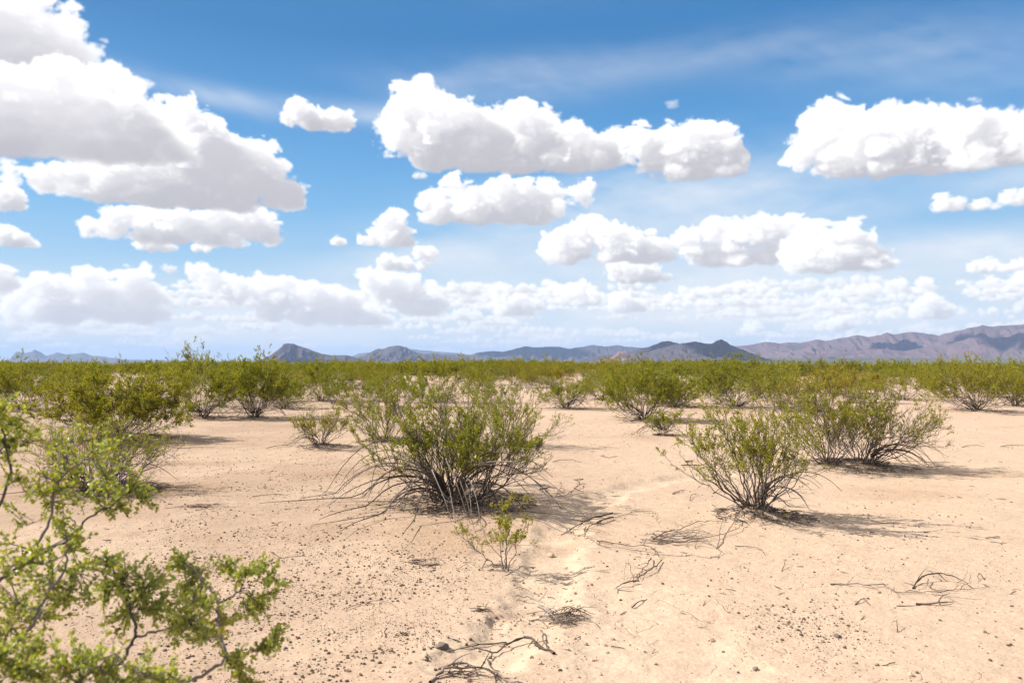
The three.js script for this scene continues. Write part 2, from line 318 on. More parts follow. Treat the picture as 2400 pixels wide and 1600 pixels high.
for (let y = 0; y < SOIL; y++) for (let x = 0; x < SOIL; x++) {
  const u = x / SOIL, v = y / SOIL;
  let h = 0.30 * tileNoise(u, v, 24, 1) + 0.30 * tileNoise(u, v, 61, 2) + 0.26 * tileNoise(u, v, 150, 3) + 0.22 * tileNoise(u, v, 340, 4);
  const crack = Math.abs(tileNoise(u + 0.012 * tileNoise(u, v, 40, 8), v + 0.012 * tileNoise(u, v, 40, 9), 15, 5)), gate = smooth(0.05, 0.5, tileNoise(u, v, 5, 6) + 0.25);
  h -= 0.9 * gate * (1 - smooth(0.0, 0.022, crack));
  soilHeight[y * SOIL + x] = 0.5 + 0.3 * h;
}
const soilBump = texture(SOIL, (u, v, x, y) => { const h = soilHeight[y * SOIL + x]; return [h, h, h]; });
const soilColor = texture(SOIL, (u, v, x, y) => {
  const h = soilHeight[y * SOIL + x], g = 0.965 + 0.035 * tileNoise(u, v, 480, 11) + 0.03 * tileNoise(u, v, 130, 12) + 0.05 * Math.min(0, h - 0.42) / 0.2;
  const s = tileNoise(u, v, 300, 13) > 0.93 ? 0.86 : 1;
  return [g * s, (g - 0.003) * s, (g - 0.012) * s];
}, true);

// ---------------------------------------------------------------- the ground, one sheet to the horizon
const PALE = [0.432, 0.313, 0.226], TAN = [0.318, 0.222, 0.158], PINK = [0.37, 0.262, 0.2], WASH = [0.46, 0.345, 0.25];
const SCRUB = [0.075, 0.08, 0.036], FLAT = [0.12, 0.112, 0.07];
function soilTone(x, z) {
  const r = Math.hypot(x, z);
  const side = smooth(-0.5, 0.3, x / Math.max(4, r) + 0.22 * noise3(x / 3.3, 0.4, z / 3.3) + 0.02);
  let c = [0, 1, 2].map((i) => mix(TAN[i], PALE[i], side * 0.9 + 0.1));
  const p = smooth(14, 34, r) * 0.75;
  c = c.map((q, i) => mix(q, PINK[i] * (0.9 + 0.25 * side), p));
  const patch = smooth(-0.15, 0.55, fbm(x / 1.1, 6.1, z / 1.1, 4) + 0.25 * fbm(x / 0.23, 2.1, z / 0.23, 2));
  c = c.map((q, i) => mix(q, [0.45, 0.335, 0.24][i], patch * 0.5));
  const dust = smooth(0.1, 0.5, fbm(x / 2.4 + 40, 8.8, z / 1.4, 4));
  c = c.map((q, i) => q * (1 - [0.14, 0.18, 0.22][i] * dust));
  if (r < 24) { const [, on] = rillAt(x, z); const k = on * smooth(-0.4, 0.3, fbm(x / 0.3, 3.9, z / 0.3, 3) + 0.1) * 0.85; c = c.map((q, i) => mix(q, WASH[i], k)); }
  const fine = 1 + 0.07 * fbm(x / 0.12, 1.9, z / 0.12, 2) + 0.05 * noise3(x / 0.045, 4.9, z / 0.045);
  c = c.map((q) => q * (r < 30 ? fine : 1));
  if (r > 90) {
    const a = Math.atan2(x, -z), k = smooth(110, 380, r), band = fbm(a * 9, Math.log(r) * 7, 1.5, 4);
    const far = [0, 1, 2].map((i) => mix(SCRUB[i], FLAT[i], smooth(500, 2500, r) * smooth(-0.25, 0.35, band)) * (1 + 0.35 * noise3(a * 40, Math.log(r) * 40, 3.3)));
    c = c.map((q, i) => mix(q, far[i], k));
  }
  return c;
}
function makeGround() {
  const angles = [], rings = [];
  for (let a = -46; a <= 46.001; a += 0.17) angles.push(a);
  for (let a = 50; a < 313.9; a += 4) angles.push(a);
  rings.push(0.01);
  for (let r = 1.0; r < 2.6; r += 0.08) rings.push(r);
  for (let r = 2.6; r < 62; r *= 1.0062) rings.push(r);
  for (let r = 62; r < 24000; r *= 1.035) rings.push(r);
  const na = angles.length, nr = rings.length, pos = new Float32Array(na * nr * 3), col = new Float32Array(na * nr * 3), uv = new Float32Array(na * nr * 2), index = [];
  for (let i = 0; i < nr; i++) for (let j = 0; j < na; j++) {
    const a = angles[j] * Math.PI / 180, r = rings[i], x = Math.sin(a) * r, z = -Math.cos(a) * r, k = i * na + j;
    pos[k * 3] = x; pos[k * 3 + 1] = heightAt(x, z); pos[k * 3 + 2] = z;
    col.set(soilTone(x, z), k * 3);
    uv[k * 2] = x / 3.7; uv[k * 2 + 1] = -z / 3.7;
    if (i) { const p = (i - 1) * na + j, j2 = (j + 1) % na, q = (i - 1) * na + j2, s = i * na + j2; index.push(p, q, k, q, s, k); }
  }
  const g = new THREE.BufferGeometry();
  g.setAttribute('position', new THREE.BufferAttribute(pos, 3));
  g.setAttribute('color', new THREE.BufferAttribute(col, 3));
  g.setAttribute('uv', new THREE.BufferAttribute(uv, 2));
  g.setIndex(index);
  g.computeVertexNormals();
  const m = new THREE.MeshStandardMaterial({ map: soilColor, bumpMap: soilBump, bumpScale: 0.016, vertexColors: true, roughness: 0.97 });
  m.specularIntensity = 0.2;
  const o = shadows(new THREE.Mesh(g, m));
  o.name = 'ground';
  o.userData.kind = 'structure';
  o.userData.label = 'bare sandy desert floor with pale crusted soil and shallow rills';
  scene.add(o);
}

// ---------------------------------------------------------------- a mesh in the making
class Shape {
  constructor() { this.pos = []; this.nor = []; this.col = []; this.idx = []; }
  get n() { return this.pos.length / 3; }
  tube(pts, radii, sides, color) {
    const start = this.n, T = V3(), N = V3(1, 0.3, 0.2), Bn = V3(), P = V3();
    for (let i = 0; i < pts.length; i++) {
      T.subVectors(pts[Math.min(i + 1, pts.length - 1)], pts[Math.max(i - 1, 0)]).normalize();
      N.addScaledVector(T, -N.dot(T));
      if (N.lengthSq() < 1e-4) N.set(T.y, T.z, T.x).addScaledVector(T, -T.dot(N));
      N.normalize(); Bn.crossVectors(T, N);
      const shade = 0.8 + 0.4 * Math.abs(noise3(pts[i].x * 31, pts[i].y * 31, pts[i].z * 31)) * 2;
      for (let k = 0; k < sides; k++) {
        const a = k / sides * Math.PI * 2;
        P.copy(N).multiplyScalar(Math.cos(a)).addScaledVector(Bn, Math.sin(a));
        this.nor.push(P.x, P.y, P.z);
        this.pos.push(pts[i].x + P.x * radii[i], pts[i].y + P.y * radii[i], pts[i].z + P.z * radii[i]);
        this.col.push(color[0] * shade, color[1] * shade, color[2] * shade);
      }
      if (i) for (let k = 0; k < sides; k++) { const a = start + (i - 1) * sides + k, b = start + (i - 1) * sides + (k + 1) % sides; this.idx.push(a, b, a + sides, b, b + sides, a + sides); }
    }
    const end = start + (pts.length - 1) * sides;
    for (let k = 1; k + 1 < sides; k++) this.idx.push(end, end + k, end + k + 1);
  }
  leaf(p, d, w, len, wide, color) {   // base, left, tip, right; folded along its middle
    const s = this.n;
    const cx = d.y * w.z - d.z * w.y, cy = d.z * w.x - d.x * w.z, cz = d.x * w.y - d.y * w.x, m = 0.55;
    const bx = p.x + d.x * len * m, by = p.y + d.y * len * m, bz = p.z + d.z * len * m, f = wide * 0.35;
    this.pos.push(p.x, p.y, p.z, bx + w.x * wide + cx * f, by + w.y * wide + cy * f, bz + w.z * wide + cz * f, p.x + d.x * len, p.y + d.y * len, p.z + d.z * len, bx - w.x * wide + cx * f, by - w.y * wide + cy * f, bz - w.z * wide + cz * f);
    for (let i = 0; i < 4; i++) this.col.push(color[0], color[1], color[2]);
    this.idx.push(s, s + 2, s + 1, s, s + 3, s + 2);
  }
  geometry() {
    const g = new THREE.BufferGeometry();
    g.setAttribute('position', new THREE.BufferAttribute(new Float32Array(this.pos), 3));
    g.setAttribute('color', new THREE.BufferAttribute(new Float32Array(this.col), 3));
    g.setIndex(this.idx);
    if (this.nor.length === this.pos.length) g.setAttribute('normal', new THREE.BufferAttribute(new Float32Array(this.nor), 3)); else g.computeVertexNormals();
    return g;
  }
  mesh(name, material, parent) { if (!this.idx.length) return null; const o = shadows(new THREE.Mesh(this.geometry(), material)); o.name = name; parent.add(o); return o; }
}

// ---------------------------------------------------------------- mountains
// Each range: outline in the picture (x, y), distance, how far it reaches towards and away from the viewer, rock colours.
function makeRange(spec) {
  const { name, label, line, dist, near, far, rock, soil, rough, seed, cliffs = 0, floor = -12 } = spec;
  const D = dist, x0 = line[0][0], x1 = line[line.length - 1][0], step = spec.step ?? 1.6;
  const na = Math.ceil((x1 - x0) / step), nd = spec.rows ?? 70;
  const pos = [], col = [], index = [];
  const outline = (x) => { let i = 0; while (i < line.length - 2 && line[i + 1][0] < x) i++; const [ax, ay] = line[i], [bx, by] = line[i + 1], t = clamp((x - ax) / (bx - ax)); return mix(ay, by, t * t * (3 - 2 * t) * 0.5 + t * 0.5); };
  for (let j = 0; j <= nd; j++) for (let i = 0; i <= na; i++) {
    const t = j / nd * 2 - 1, px = x0 + (x1 - x0) * i / na;           // t -1 near foot, 0 crest, 1 far foot
    const d0 = dirOf(px, 828), ax = d0.x / Math.hypot(d0.x, d0.z), az = d0.z / Math.hypot(d0.x, d0.z);
    const R = D + (t < 0 ? t * near : t * far);
    const X = ax * R, Z = az * R;
    const crest = Math.max(0, (828 - outline(px)) / FPX * D * 1.0 + EYE - floor);
    // warp the cross-profile so spurs run out towards the viewer
    const s = D / 7000, u = X / (260 * s), w = Z / (420 * s);
    const spur = fbm(u * 0.9 + seed * 5, 1.2, w * 0.55, 4);
    let q = 1 - Math.abs(t) * (1 + 0.55 * spur);
    q = clamp(q);
    let prof = Math.pow(q, 1.35);
    if (cliffs) { const lv = prof * cliffs + 0.6 * fbm(u * 1.5, seed, w * 1.5, 3), fl = Math.floor(lv), fr = lv - fl; prof = mix(prof, clamp((fl + smooth(0.62, 0.95, fr)) / cliffs), 0.45 * smooth(0.12, 0.4, prof) * smooth(1.0, 0.85, prof)); }
    const gully = 1 - 2 * Math.abs(fbm(u * 2.3 + 9, seed, w * 1.1 + 3, 5)), edge = 4 * prof * (1 - prof);
    let y = crest * (prof - rough * edge * (0.6 - 0.6 * gully) * 0.75);
    y += crest * rough * 0.17 * fbm(u * 8, seed + 2, w * 5, 4) * smooth(0, 0.25, prof) * (1 - 0.75 * prof);
    y -= crest * rough * edge * 0.16 * Math.abs(noise3(u * 6.5 + 3 * spur, seed, w * 1.2)) * 2;
    pos.push(X, floor - 3 + Math.max(0, y), Z);
    const steep = clamp(gully * 0.5 + 0.4 + fbm(u * 6, 4.4, w * 6, 3) * 0.9), strata = 0.5 + 0.5 * Math.sin((prof * crest / s) * 0.16 + 2.2 * fbm(u * 0.7, 6.6, w * 0.7, 2));
    const k = smooth(0.25, 0.75, steep * 0.75 + strata * 0.35 * (cliffs ? 1.5 : 0.7) - 0.1) * smooth(0.05, 0.45, prof);
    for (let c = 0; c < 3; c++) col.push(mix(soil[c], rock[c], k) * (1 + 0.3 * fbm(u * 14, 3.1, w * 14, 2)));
    if (i && j) { const a = (j - 1) * (na + 1) + i - 1, b = a + 1, e = a + na + 1, f = e + 1; index.push(a, b, e, b, f, e); }
  }
  const g = new THREE.BufferGeometry();
  g.setAttribute('position', new THREE.BufferAttribute(new Float32Array(pos), 3));
  g.setAttribute('color', new THREE.BufferAttribute(new Float32Array(col), 3));
  g.setIndex(index);
  g.computeVertexNormals();
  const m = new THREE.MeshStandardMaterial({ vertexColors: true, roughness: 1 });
  m.specularIntensity = 0.1;
  const o = shadows(new THREE.Mesh(g, m));
  o.name = numbered(name);
  o.userData.kind = 'structure';
  o.userData.label = label;
  scene.add(o);
  return o;
}
const A = (cx, cy) => [(cx / 1.96) / 1.0204, (740 + cy / 1.96) / 1.0204];            // measured in the left enlargement
const B = (cx, cy) => [(1200 + cx / 1.96) / 1.0204, (740 + cy / 1.96) / 1.0204];     // and in the right one
const foot = (pts) => { const a = pts[0], b = pts[pts.length - 1]; return [[a[0] - 26, 829], ...pts, [b[0] + 26, 829]]; };
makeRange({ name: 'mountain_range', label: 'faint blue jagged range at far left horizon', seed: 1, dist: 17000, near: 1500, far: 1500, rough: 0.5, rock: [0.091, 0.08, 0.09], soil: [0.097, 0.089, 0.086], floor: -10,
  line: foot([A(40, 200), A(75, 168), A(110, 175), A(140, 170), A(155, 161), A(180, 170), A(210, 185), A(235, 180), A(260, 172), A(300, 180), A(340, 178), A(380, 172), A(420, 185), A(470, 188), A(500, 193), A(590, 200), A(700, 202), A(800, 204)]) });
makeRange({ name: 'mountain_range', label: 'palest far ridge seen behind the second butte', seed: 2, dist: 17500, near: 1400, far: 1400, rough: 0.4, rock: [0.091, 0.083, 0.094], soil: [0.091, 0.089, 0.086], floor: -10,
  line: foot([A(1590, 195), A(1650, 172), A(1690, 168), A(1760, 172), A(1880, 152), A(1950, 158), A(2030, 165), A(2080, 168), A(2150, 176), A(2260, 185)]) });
makeRange({ name: 'mountain_range', label: 'purple grey mid range with low rounded tops at centre', seed: 3, dist: 10500, near: 1500, far: 1300, rough: 0.75, rock: [0.073, 0.058, 0.067], soil: [0.076, 0.067, 0.063], rows: 90,
  line: foot([A(1900, 180), A(1960, 172), A(2080, 175), A(2150, 180), A(2200, 166), A(2270, 160), A(2310, 164), B(0, 154), B(30, 146), B(60, 138), B(100, 144), B(150, 142), B(210, 140), B(260, 150), B(310, 143), B(370, 133), B(430, 140), B(480, 135), B(540, 142), B(600, 146), B(660, 140), B(760, 150), B(900, 165)]) });
makeRange({ name: 'mountain', label: 'lone cliff topped butte left of centre on the horizon', seed: 4, dist: 7200, near: 800, far: 700, rough: 0.85, rock: [0.076, 0.058, 0.067], soil: [0.076, 0.063, 0.063], step: 0.9, rows: 90, cliffs: 2,
  line: foot([A(1180, 206), A(1230, 186), A(1270, 161), A(1290, 144), A(1303, 129), A(1320, 126), A(1345, 129), A(1370, 138), A(1410, 150), A(1450, 164), A(1480, 174), A(1530, 180), A(1590, 179), A(1615, 184), A(1650, 196)]) });
makeRange({ name: 'mountain', label: 'broad double topped mountain right of the cliff butte', seed: 5, dist: 8200, near: 900, far: 800, rough: 0.8, rock: [0.073, 0.058, 0.067], soil: [0.076, 0.064, 0.065], step: 0.9, rows: 90,
  line: foot([A(1610, 203), A(1660, 186), A(1700, 166), A(1735, 150), A(1755, 151), A(1790, 140), A(1830, 135), A(1860, 141), A(1895, 160), A(1930, 172), A(2000, 178), A(2100, 192)]) });
makeRange({ name: 'mountain_range', label: 'long reddish layered range along the right horizon', seed: 6, dist: 9500, near: 2100, far: 1400, rough: 0.8, rock: [0.121, 0.08, 0.082], soil: [0.091, 0.075, 0.069], step: 1.1, rows: 130, cliffs: 4,
  line: foot([B(900, 190), B(1000, 150), B(1030, 140), B(1100, 135), B(1165, 122), B(1215, 125), B(1230, 130), B(1270, 125), B(1330, 127), B(1400, 114), B(1440, 120), B(1520, 108), B(1590, 96), B(1640, 104), B(1690, 98), B(1720, 88), B(1760, 95), B(1840, 86), B(1920, 95), B(1960, 103), B(2010, 92), B(2050, 85), B(2120, 72), B(2160, 63), B(2200, 71), B(2250, 68), B(2352, 64), B(2500, 70), B(2700, 95)]) });
makeRange({ name: 'mountain', label: 'rugged nearer spurs with red cliffs at far right', seed: 9, dist: 8200, near: 1100, far: 700, rough: 0.85, rock: [0.121, 0.08, 0.082], soil: [0.091, 0.074, 0.069], step: 1.1, rows: 80, cliffs: 3,
  line: foot([B(1230, 200), B(1300, 180), B(1345, 165), B(1400, 178), B(1480, 172), B(1600, 160), B(1700, 155), B(1800, 165), B(1900, 150), B(2000, 140), B(2060, 125), B(2110, 112), B(2170, 108), B(2230, 118), B(2280, 112), B(2330, 98), B(2420, 95), B(2600, 130)]) });
makeRange({ name: 'mountain', label: 'conical hills in cloud shadow before the right range', seed: 7, dist: 5600, near: 620, far: 560, rough: 0.55, rock: [0.073, 0.058, 0.067], soil: [0.076, 0.064, 0.065], step: 0.9, rows: 80,
  line: foot([B(560, 180), B(620, 165), B(680, 148), B(740, 134), B(790, 124), B(845, 118), B(890, 127), B(920, 128), B(945, 114), B(963, 110), B(985, 120), B(1010, 135), B(1050, 152), B(1100, 170), B(1140, 186), B(1170, 195)]) });
makeRange({ name: 'mountain', label: 'shaded ridge with a rounded summit behind the conical hills', seed: 8, dist: 6400, near: 650, far: 600, rough: 0.55, rock: [0.073, 0.058, 0.067], soil: [0.076, 0.064, 0.065], step: 0.9, rows: 70,
  line: foot([B(340, 192), B(380, 184), B(440, 176), B(475, 180), B(560, 158), B(620, 146), B(660, 130), B(690, 118), B(720, 115), B(760, 124), B(800, 140), B(900, 160)]) });
makeRange({ name: 'butte', label: 'small red rock outcrop left of the conical hills', seed: 10, dist: 6000, near: 260, far: 240, rough: 0.8, rock: [0.2, 0.119, 0.114], soil: [0.145, 0.119, 0.102], step: 0.6, rows: 60, cliffs: 2,
  line: foot([B(430, 196), B(460, 186), B(478, 176), B(490, 164), B(510, 162), B(530, 165), B(540, 178), B(575, 188)]) });

// ---------------------------------------------------------------- cumulus high over the plain, above the picture, whose shadows lie on the mountains
{
  const cloudMat = new THREE.MeshStandardMaterial({ color: new THREE.Color().setRGB(0.85, 0.85, 0.86), roughness: 1 });
  // [shaded place in the picture x, its distance, half width along the range, half depth, label]
  const shades = [
    [1668, 5480, 200, 340, 'white cumulus high overhead shading the pointed conical hill'], [1545, 6320, 260, 380, 'white cumulus high overhead shading the ridge with the rounded summit'], [2262, 9200, 260, 420, 'white cumulus high overhead shading the highest right summit'],
    [2345, 8100, 170, 260, 'white cumulus high overhead shading the spur at the right edge'], [1205, 10300, 480, 500, 'white cumulus high overhead shading the central range'], [1975, 7200, 900, 300, 'long white cumulus high overhead shading the valley floor at right'], [2070, 8900, 220, 260, 'white cumulus high overhead shading the middle of the right range'], [665, 6700, 170, 200, 'white cumulus high overhead shading the foot of the lone butte'],
  ];
  shades.forEach(([px, d, hw, hd, label], n) => {
    const v = dirOf(px, 815), T = V3(v.x, 0, v.z).multiplyScalar(d / Math.hypot(v.x, v.z)), r = rng(640 + n), S = new Shape();
    T.y = 60; T.addScaledVector(SUN_DIR, d * 1.02);
    const side = V3(-v.z, 0, v.x).normalize(), out = V3(v.x, 0, v.z).normalize();
    for (let k = 0; k < 11; k++) {
      const a = r() * 6.283, q = Math.sqrt(r()), c = V3(0, (0.1 + 0.2 * r()) * hd, 0).addScaledVector(side, Math.cos(a) * q * hw * 0.8).addScaledVector(out, Math.sin(a) * q * hd * 0.8), R = Math.min(hw, hd) * (0.3 + 0.3 * r());
      const g = new THREE.IcosahedronGeometry(1, 4), p = g.attributes.position, base = S.n;
      for (let i = 0; i < p.count; i++) { const x = p.getX(i), y = p.getY(i), z = p.getZ(i), s = R * (1 + 0.5 * Math.abs(fbm(x * 1.7 + k * 5, y * 1.7, z * 1.7 + n * 3, 4))); S.pos.push(c.x + x * s, Math.max(c.y + y * s, -0.08 * hd), c.z + z * s); S.col.push(1, 1, 1); S.idx.push(base + i); }
    }
    const o = S.mesh(numbered('cloud'), cloudMat, scene);
    o.position.copy(T);
    o.userData = { kind: 'structure', label };
  });
}

// ---------------------------------------------------------------- wood and leaves
const barkMat = new THREE.MeshStandardMaterial({ vertexColors: true, roughness: 0.9 });
barkMat.specularIntensity = 0.35;
const leafMat = new THREE.MeshPhysicalMaterial({ vertexColors: true, roughness: 1, transmission: 0.45, thickness: 0, side: THREE.DoubleSide, flatShading: true });
const nearLeafMat = new THREE.MeshPhysicalMaterial({ vertexColors: true, roughness: 0.95, transmission: 0.5, thickness: 0, side: THREE.DoubleSide, flatShading: true, clearcoat: 0.5, clearcoatRoughness: 0.35 });
leafMat.specularIntensity = 0.25;
const petalMat = new THREE.MeshPhysicalMaterial({ color: new THREE.Color().setRGB(0.75, 0.5, 0.02), roughness: 0.95, transmission: 0.3, thickness: 0, side: THREE.DoubleSide });
const BARKS = [[0.14, 0.112, 0.094], [0.1, 0.077, 0.061], [0.06, 0.045, 0.036], [0.195, 0.163, 0.14], [0.08, 0.06, 0.048]];
const unit = (r) => { const z = r() * 2 - 1, a = r() * Math.PI * 2, q = Math.sqrt(1 - z * z); return V3(q * Math.cos(a), z, q * Math.sin(a)); };
function leafTone(r, o) {
  const k = r(), y = r() < (o.yellow ?? 0.16) ? 1 : 0, b = 0.75 + 0.5 * r();
  const c = y ? [0.36, 0.275, 0.022] : [mix(0.195, 0.295, k), mix(0.22, 0.295, k), mix(0.01, 0.016, k)];
  return [c[0] * b * (o.tone?.[0] ?? 1), c[1] * b * (o.tone?.[1] ?? 1), c[2] * b * (o.tone?.[2] ?? 1)];
}
const tmpD = V3(), tmpW = V3(), LIGHT = SUN_DIR.clone();
function facing(d, w, r, loose = 0.9) {   // leaves turn their blades to the sun, loosely
  const n = unit(r).multiplyScalar(loose).add(LIGHT);
  n.addScaledVector(d, -n.dot(d)).normalize();
  w.crossVectors(n, d).normalize();
}
function leavesOn(S, a, b, count, size, r, o, spread) {
  for (let i = 0; i < count; i++) {
    const t = 0.15 + 0.85 * r(), p = V3(mix(a.x, b.x, t), mix(a.y, b.y, t), mix(a.z, b.z, t));
    p.addScaledVector(unit(r), spread * r());
    tmpD.subVectors(b, a).normalize().multiplyScalar(0.5).add(unit(r)); tmpD.y += 0.25; tmpD.normalize();
    facing(tmpD, tmpW, r);
    const s = size * (0.65 + 0.7 * r());
    S.leaf(p, tmpD, tmpW, s, s * 0.34, leafTone(r, o));
  }
}
// One shrub: many stems from one root crown, each with its side branches, twigs and leaf clumps.
function growShrub(o) {
  const r = rng(o.seed), rl = rng(o.seed + 77777), stems = [], h = o.h, detail = o.detail ?? 2;
  const sides = detail > 1 ? [5, 4, 3] : detail ? [4, 3, 3] : [3, 3, 3];
  const thick = o.thick ?? 1, rb = o.root ?? 0.1;
  const width = (a) => mix(o.wl, o.wr, 0.5 + 0.5 * Math.cos(a)) * mix(1, 0.85, Math.abs(Math.sin(a)));
  const lobe = (a) => 1 + 0.5 * noise3(Math.cos(a) * 1.6 + o.seed * 3.7, Math.sin(a) * 1.6, o.seed * 1.3);
  for (let k = 0; k < o.stems; k++) {
    const wood = new Shape(), leaf = new Shape(), a = k * 2.39996 + r() * 0.9, u = Math.pow(r(), o.open ?? 0.5), W = width(a) * lobe(a) * 1.08;
    const bark = BARKS[Math.floor(r() * BARKS.length)], B = V3(Math.cos(a + r()) * rb * Math.sqrt(r()), -0.03, Math.sin(a + r()) * rb * Math.sqrt(r()));
    const tip = V3(Math.cos(a) * W * u + (o.lean ?? 0) * h, h * (0.34 + 0.66 * Math.sqrt(Math.max(0, 1 - u * u * 0.92))) * (0.56 + 0.5 * r()) * (0.75 + 0.25 * lobe(a + 2)), Math.sin(a) * W * u);
    const bow = o.straight ? 0.3 + 0.25 * r() : r(), ctl = V3(mix(B.x, tip.x, 0.45 + 0.35 * bow), tip.y * (0.62 - 0.5 * bow + 0.1 * r()), mix(B.z, tip.z, 0.45 + 0.35 * bow));
    const n = detail > 1 ? 11 : detail ? 7 : 4, pts = [], rad = [], L = tip.distanceTo(B), wob = 0.055 * L;
    for (let i = 0; i <= n; i++) {
      const t = i / n, q = 1 - t, p = V3(q * q * B.x + 2 * q * t * ctl.x + t * t * tip.x, q * q * B.y + 2 * q * t * ctl.y + t * t * tip.y, q * q * B.z + 2 * q * t * ctl.z + t * t * tip.z);
      if (i) p.add(V3((r() - 0.5) * wob, (r() - 0.5) * wob * 0.6, (r() - 0.5) * wob));
      pts.push(p); rad.push(mix(0.0095, 0.0024, Math.pow(t, 0.75)) * thick * (0.75 + 0.5 * (k % 3) / 2));
    }
    wood.tube(pts, rad, sides[0], bark);
    const axes = [{ pts, n, L, w: 1 }];
    // forks
    const forks = o.straight ? (r() < 0.5 ? 1 : 0) : detail ? (r() < 0.75 ? 2 : 1) : 1;
    for (let f = 0; f < forks; f++) {
      const i0 = Math.max(1, Math.round(n * (0.22 + 0.4 * r()))), m = Math.max(3, n - i0), d = pts[Math.min(n, i0 + 1)].clone().sub(pts[i0 - 1]).normalize().add(unit(r).multiplyScalar(0.62)).normalize();
      d.y = Math.max(d.y, -0.05);
      const fp = [pts[i0].clone()], fr = [rad[i0] * 0.8], fl = L * (1 - i0 / n) * (0.7 + 0.4 * r());
      for (let i = 1; i <= m; i++) { fp.push(fp[i - 1].clone().addScaledVector(d, fl / m)); fr.push(mix(rad[i0] * 0.8, 0.002 * thick, i / m)); d.y += 0.07; d.add(unit(r).multiplyScalar(0.17)).normalize(); }
      if (fp[m].y > h * 1.05) continue;
      wood.tube(fp, fr, sides[1], bark);
      axes.push({ pts: fp, n: m, L: fl * 1.4, w: 0.75 });
    }
    const dead = r() < (o.deadwood ?? 0.16);
    for (const ax of axes) {
      const nb = Math.round((o.branches ?? 6) * (0.7 + 0.6 * r()) * ax.w);
      for (let b = 0; b <= nb; b++) {
        const t = b === nb ? 1 : 0.28 + 0.68 * Math.pow(r(), 0.8), at = t * ax.n, i0 = Math.min(ax.n - 1, Math.floor(at)), p0 = ax.pts[i0].clone().lerp(ax.pts[i0 + 1], at - i0), along = ax.pts[i0 + 1].clone().sub(ax.pts[i0]).normalize();
        const d = along.multiplyScalar(b === nb ? 2 : 1.0).add(unit(r).multiplyScalar(0.9)); d.y += 0.2; d.normalize();
        const len = Math.min(0.4, ax.L * mix(0.3, 0.16, t)) * (0.6 + 0.7 * r()), bp = [p0], br = [0.0032 * thick], m = detail > 1 ? 4 : 2;
        for (let i = 1; i <= m; i++) { const q = bp[i - 1].clone().addScaledVector(d, len / m); d.add(unit(r).multiplyScalar(0.28)); d.y += 0.05; d.normalize(); bp.push(q); br.push(mix(0.0032, 0.0013, i / m) * thick); }
        wood.tube(bp, br, sides[1], bark);
        const high = clamp((bp[m].y / h - (o.bare ?? 0.26)) / 0.3), leafy = dead ? 0 : high * (r() < (o.gap ?? 0.1) ? 0.06 : 1);
        const nt = Math.round((o.twigs ?? 4) * (0.7 + 0.6 * r()));
        for (let w = 0; w <= nt; w++) {
          const s = w === nt ? m : m * (0.25 + 0.75 * r()), j0 = Math.min(m - 1, Math.floor(s)), q0 = bp[j0].clone().lerp(bp[j0 + 1], s - j0), e = bp[j0 + 1].clone().sub(bp[j0]).normalize().add(unit(r).multiplyScalar(0.8));
          e.y += 0.2; e.normalize();
          const q1 = q0.clone().addScaledVector(e, (0.05 + 0.09 * r()) * (o.twigLen ?? 1));
          if (detail > 0) wood.tube([q0, q1], [0.0014 * thick, 0.0009 * thick], 3, bark);
          const c = Math.round((o.leaves ?? 14) * leafy * (0.5 + r()));
          if (c) leavesOn(leaf, q0, q1, c, o.leafSize ?? 0.013, rl, o, 0.018 * (o.twigLen ?? 1));
        }
      }
    }
    stems.push({ wood, leaf });
  }
  // leafless boughs that arch out and bend to the ground
  for (let k = 0; k < (o.arch ?? 0); k++) {
    const wood = new Shape(), leaf = new Shape(), a = (o.archAt ?? 0) + (r() - 0.5) * (o.archFan ?? 6.28), bark = BARKS[Math.floor(r() * BARKS.length)];
    const p = V3(Math.cos(a) * rb * 0.6, 0.03 + 0.12 * r(), Math.sin(a) * rb * 0.6), d = V3(Math.cos(a), 0.4 + 1.3 * r(), Math.sin(a)).normalize();
    const L = (o.archLen ?? 0.9) * (0.55 + 0.75 * r()), n = 13, pts = [p.clone()], rad = [0.0105 * thick], bend = (0.12 + 0.15 * r());
    const turn = (r() - 0.5) * 0.16;
    for (let i = 1; i <= n; i++) {
      p.addScaledVector(d, L / n);
      if (p.y < 0.012) { p.y = 0.012; d.y = Math.abs(d.y) * 0.12; }
      pts.push(p.clone()); rad.push(mix(0.0105, 0.0024, i / n) * thick);
      d.y -= bend; d.applyAxisAngle(V3(0, 1, 0), turn); d.add(unit(r).multiplyScalar(0.09)).normalize();
    }
    wood.tube(pts, rad, sides[0], bark);
    for (let b = 0; b < 3; b++) {
      const i = 4 + Math.floor(r() * (n - 5)), e = pts[i].clone().sub(pts[i - 1]).normalize().add(unit(r).multiplyScalar(0.7)).normalize(), q = pts[i].clone(), bp = [q.clone()], br = [0.0026 * thick];
      for (let s = 1; s <= 4; s++) { q.addScaledVector(e, 0.055); e.y -= 0.12; e.add(unit(r).multiplyScalar(0.2)).normalize(); q.y = Math.max(q.y, 0.008); bp.push(q.clone()); br.push(mix(0.0026, 0.001, s / 4) * thick); }
      wood.tube(bp, br, 3, bark);
      if (r() < 0.2) leavesOn(leaf, bp[2], bp[4], 10, o.leafSize ?? 0.013, rl, o, 0.02);
    }
    stems.push({ wood, leaf, arch: true });
  }
  return stems;
}
const merged = (stems, what) => { const all = new Shape(); for (const s of stems) { const q = s[what], base = all.n; for (const v of q.pos) all.pos.push(v); for (const v of q.nor) all.nor.push(v); for (const v of q.col) all.col.push(v); for (const v of q.idx) all.idx.push(v + base); } return all; };
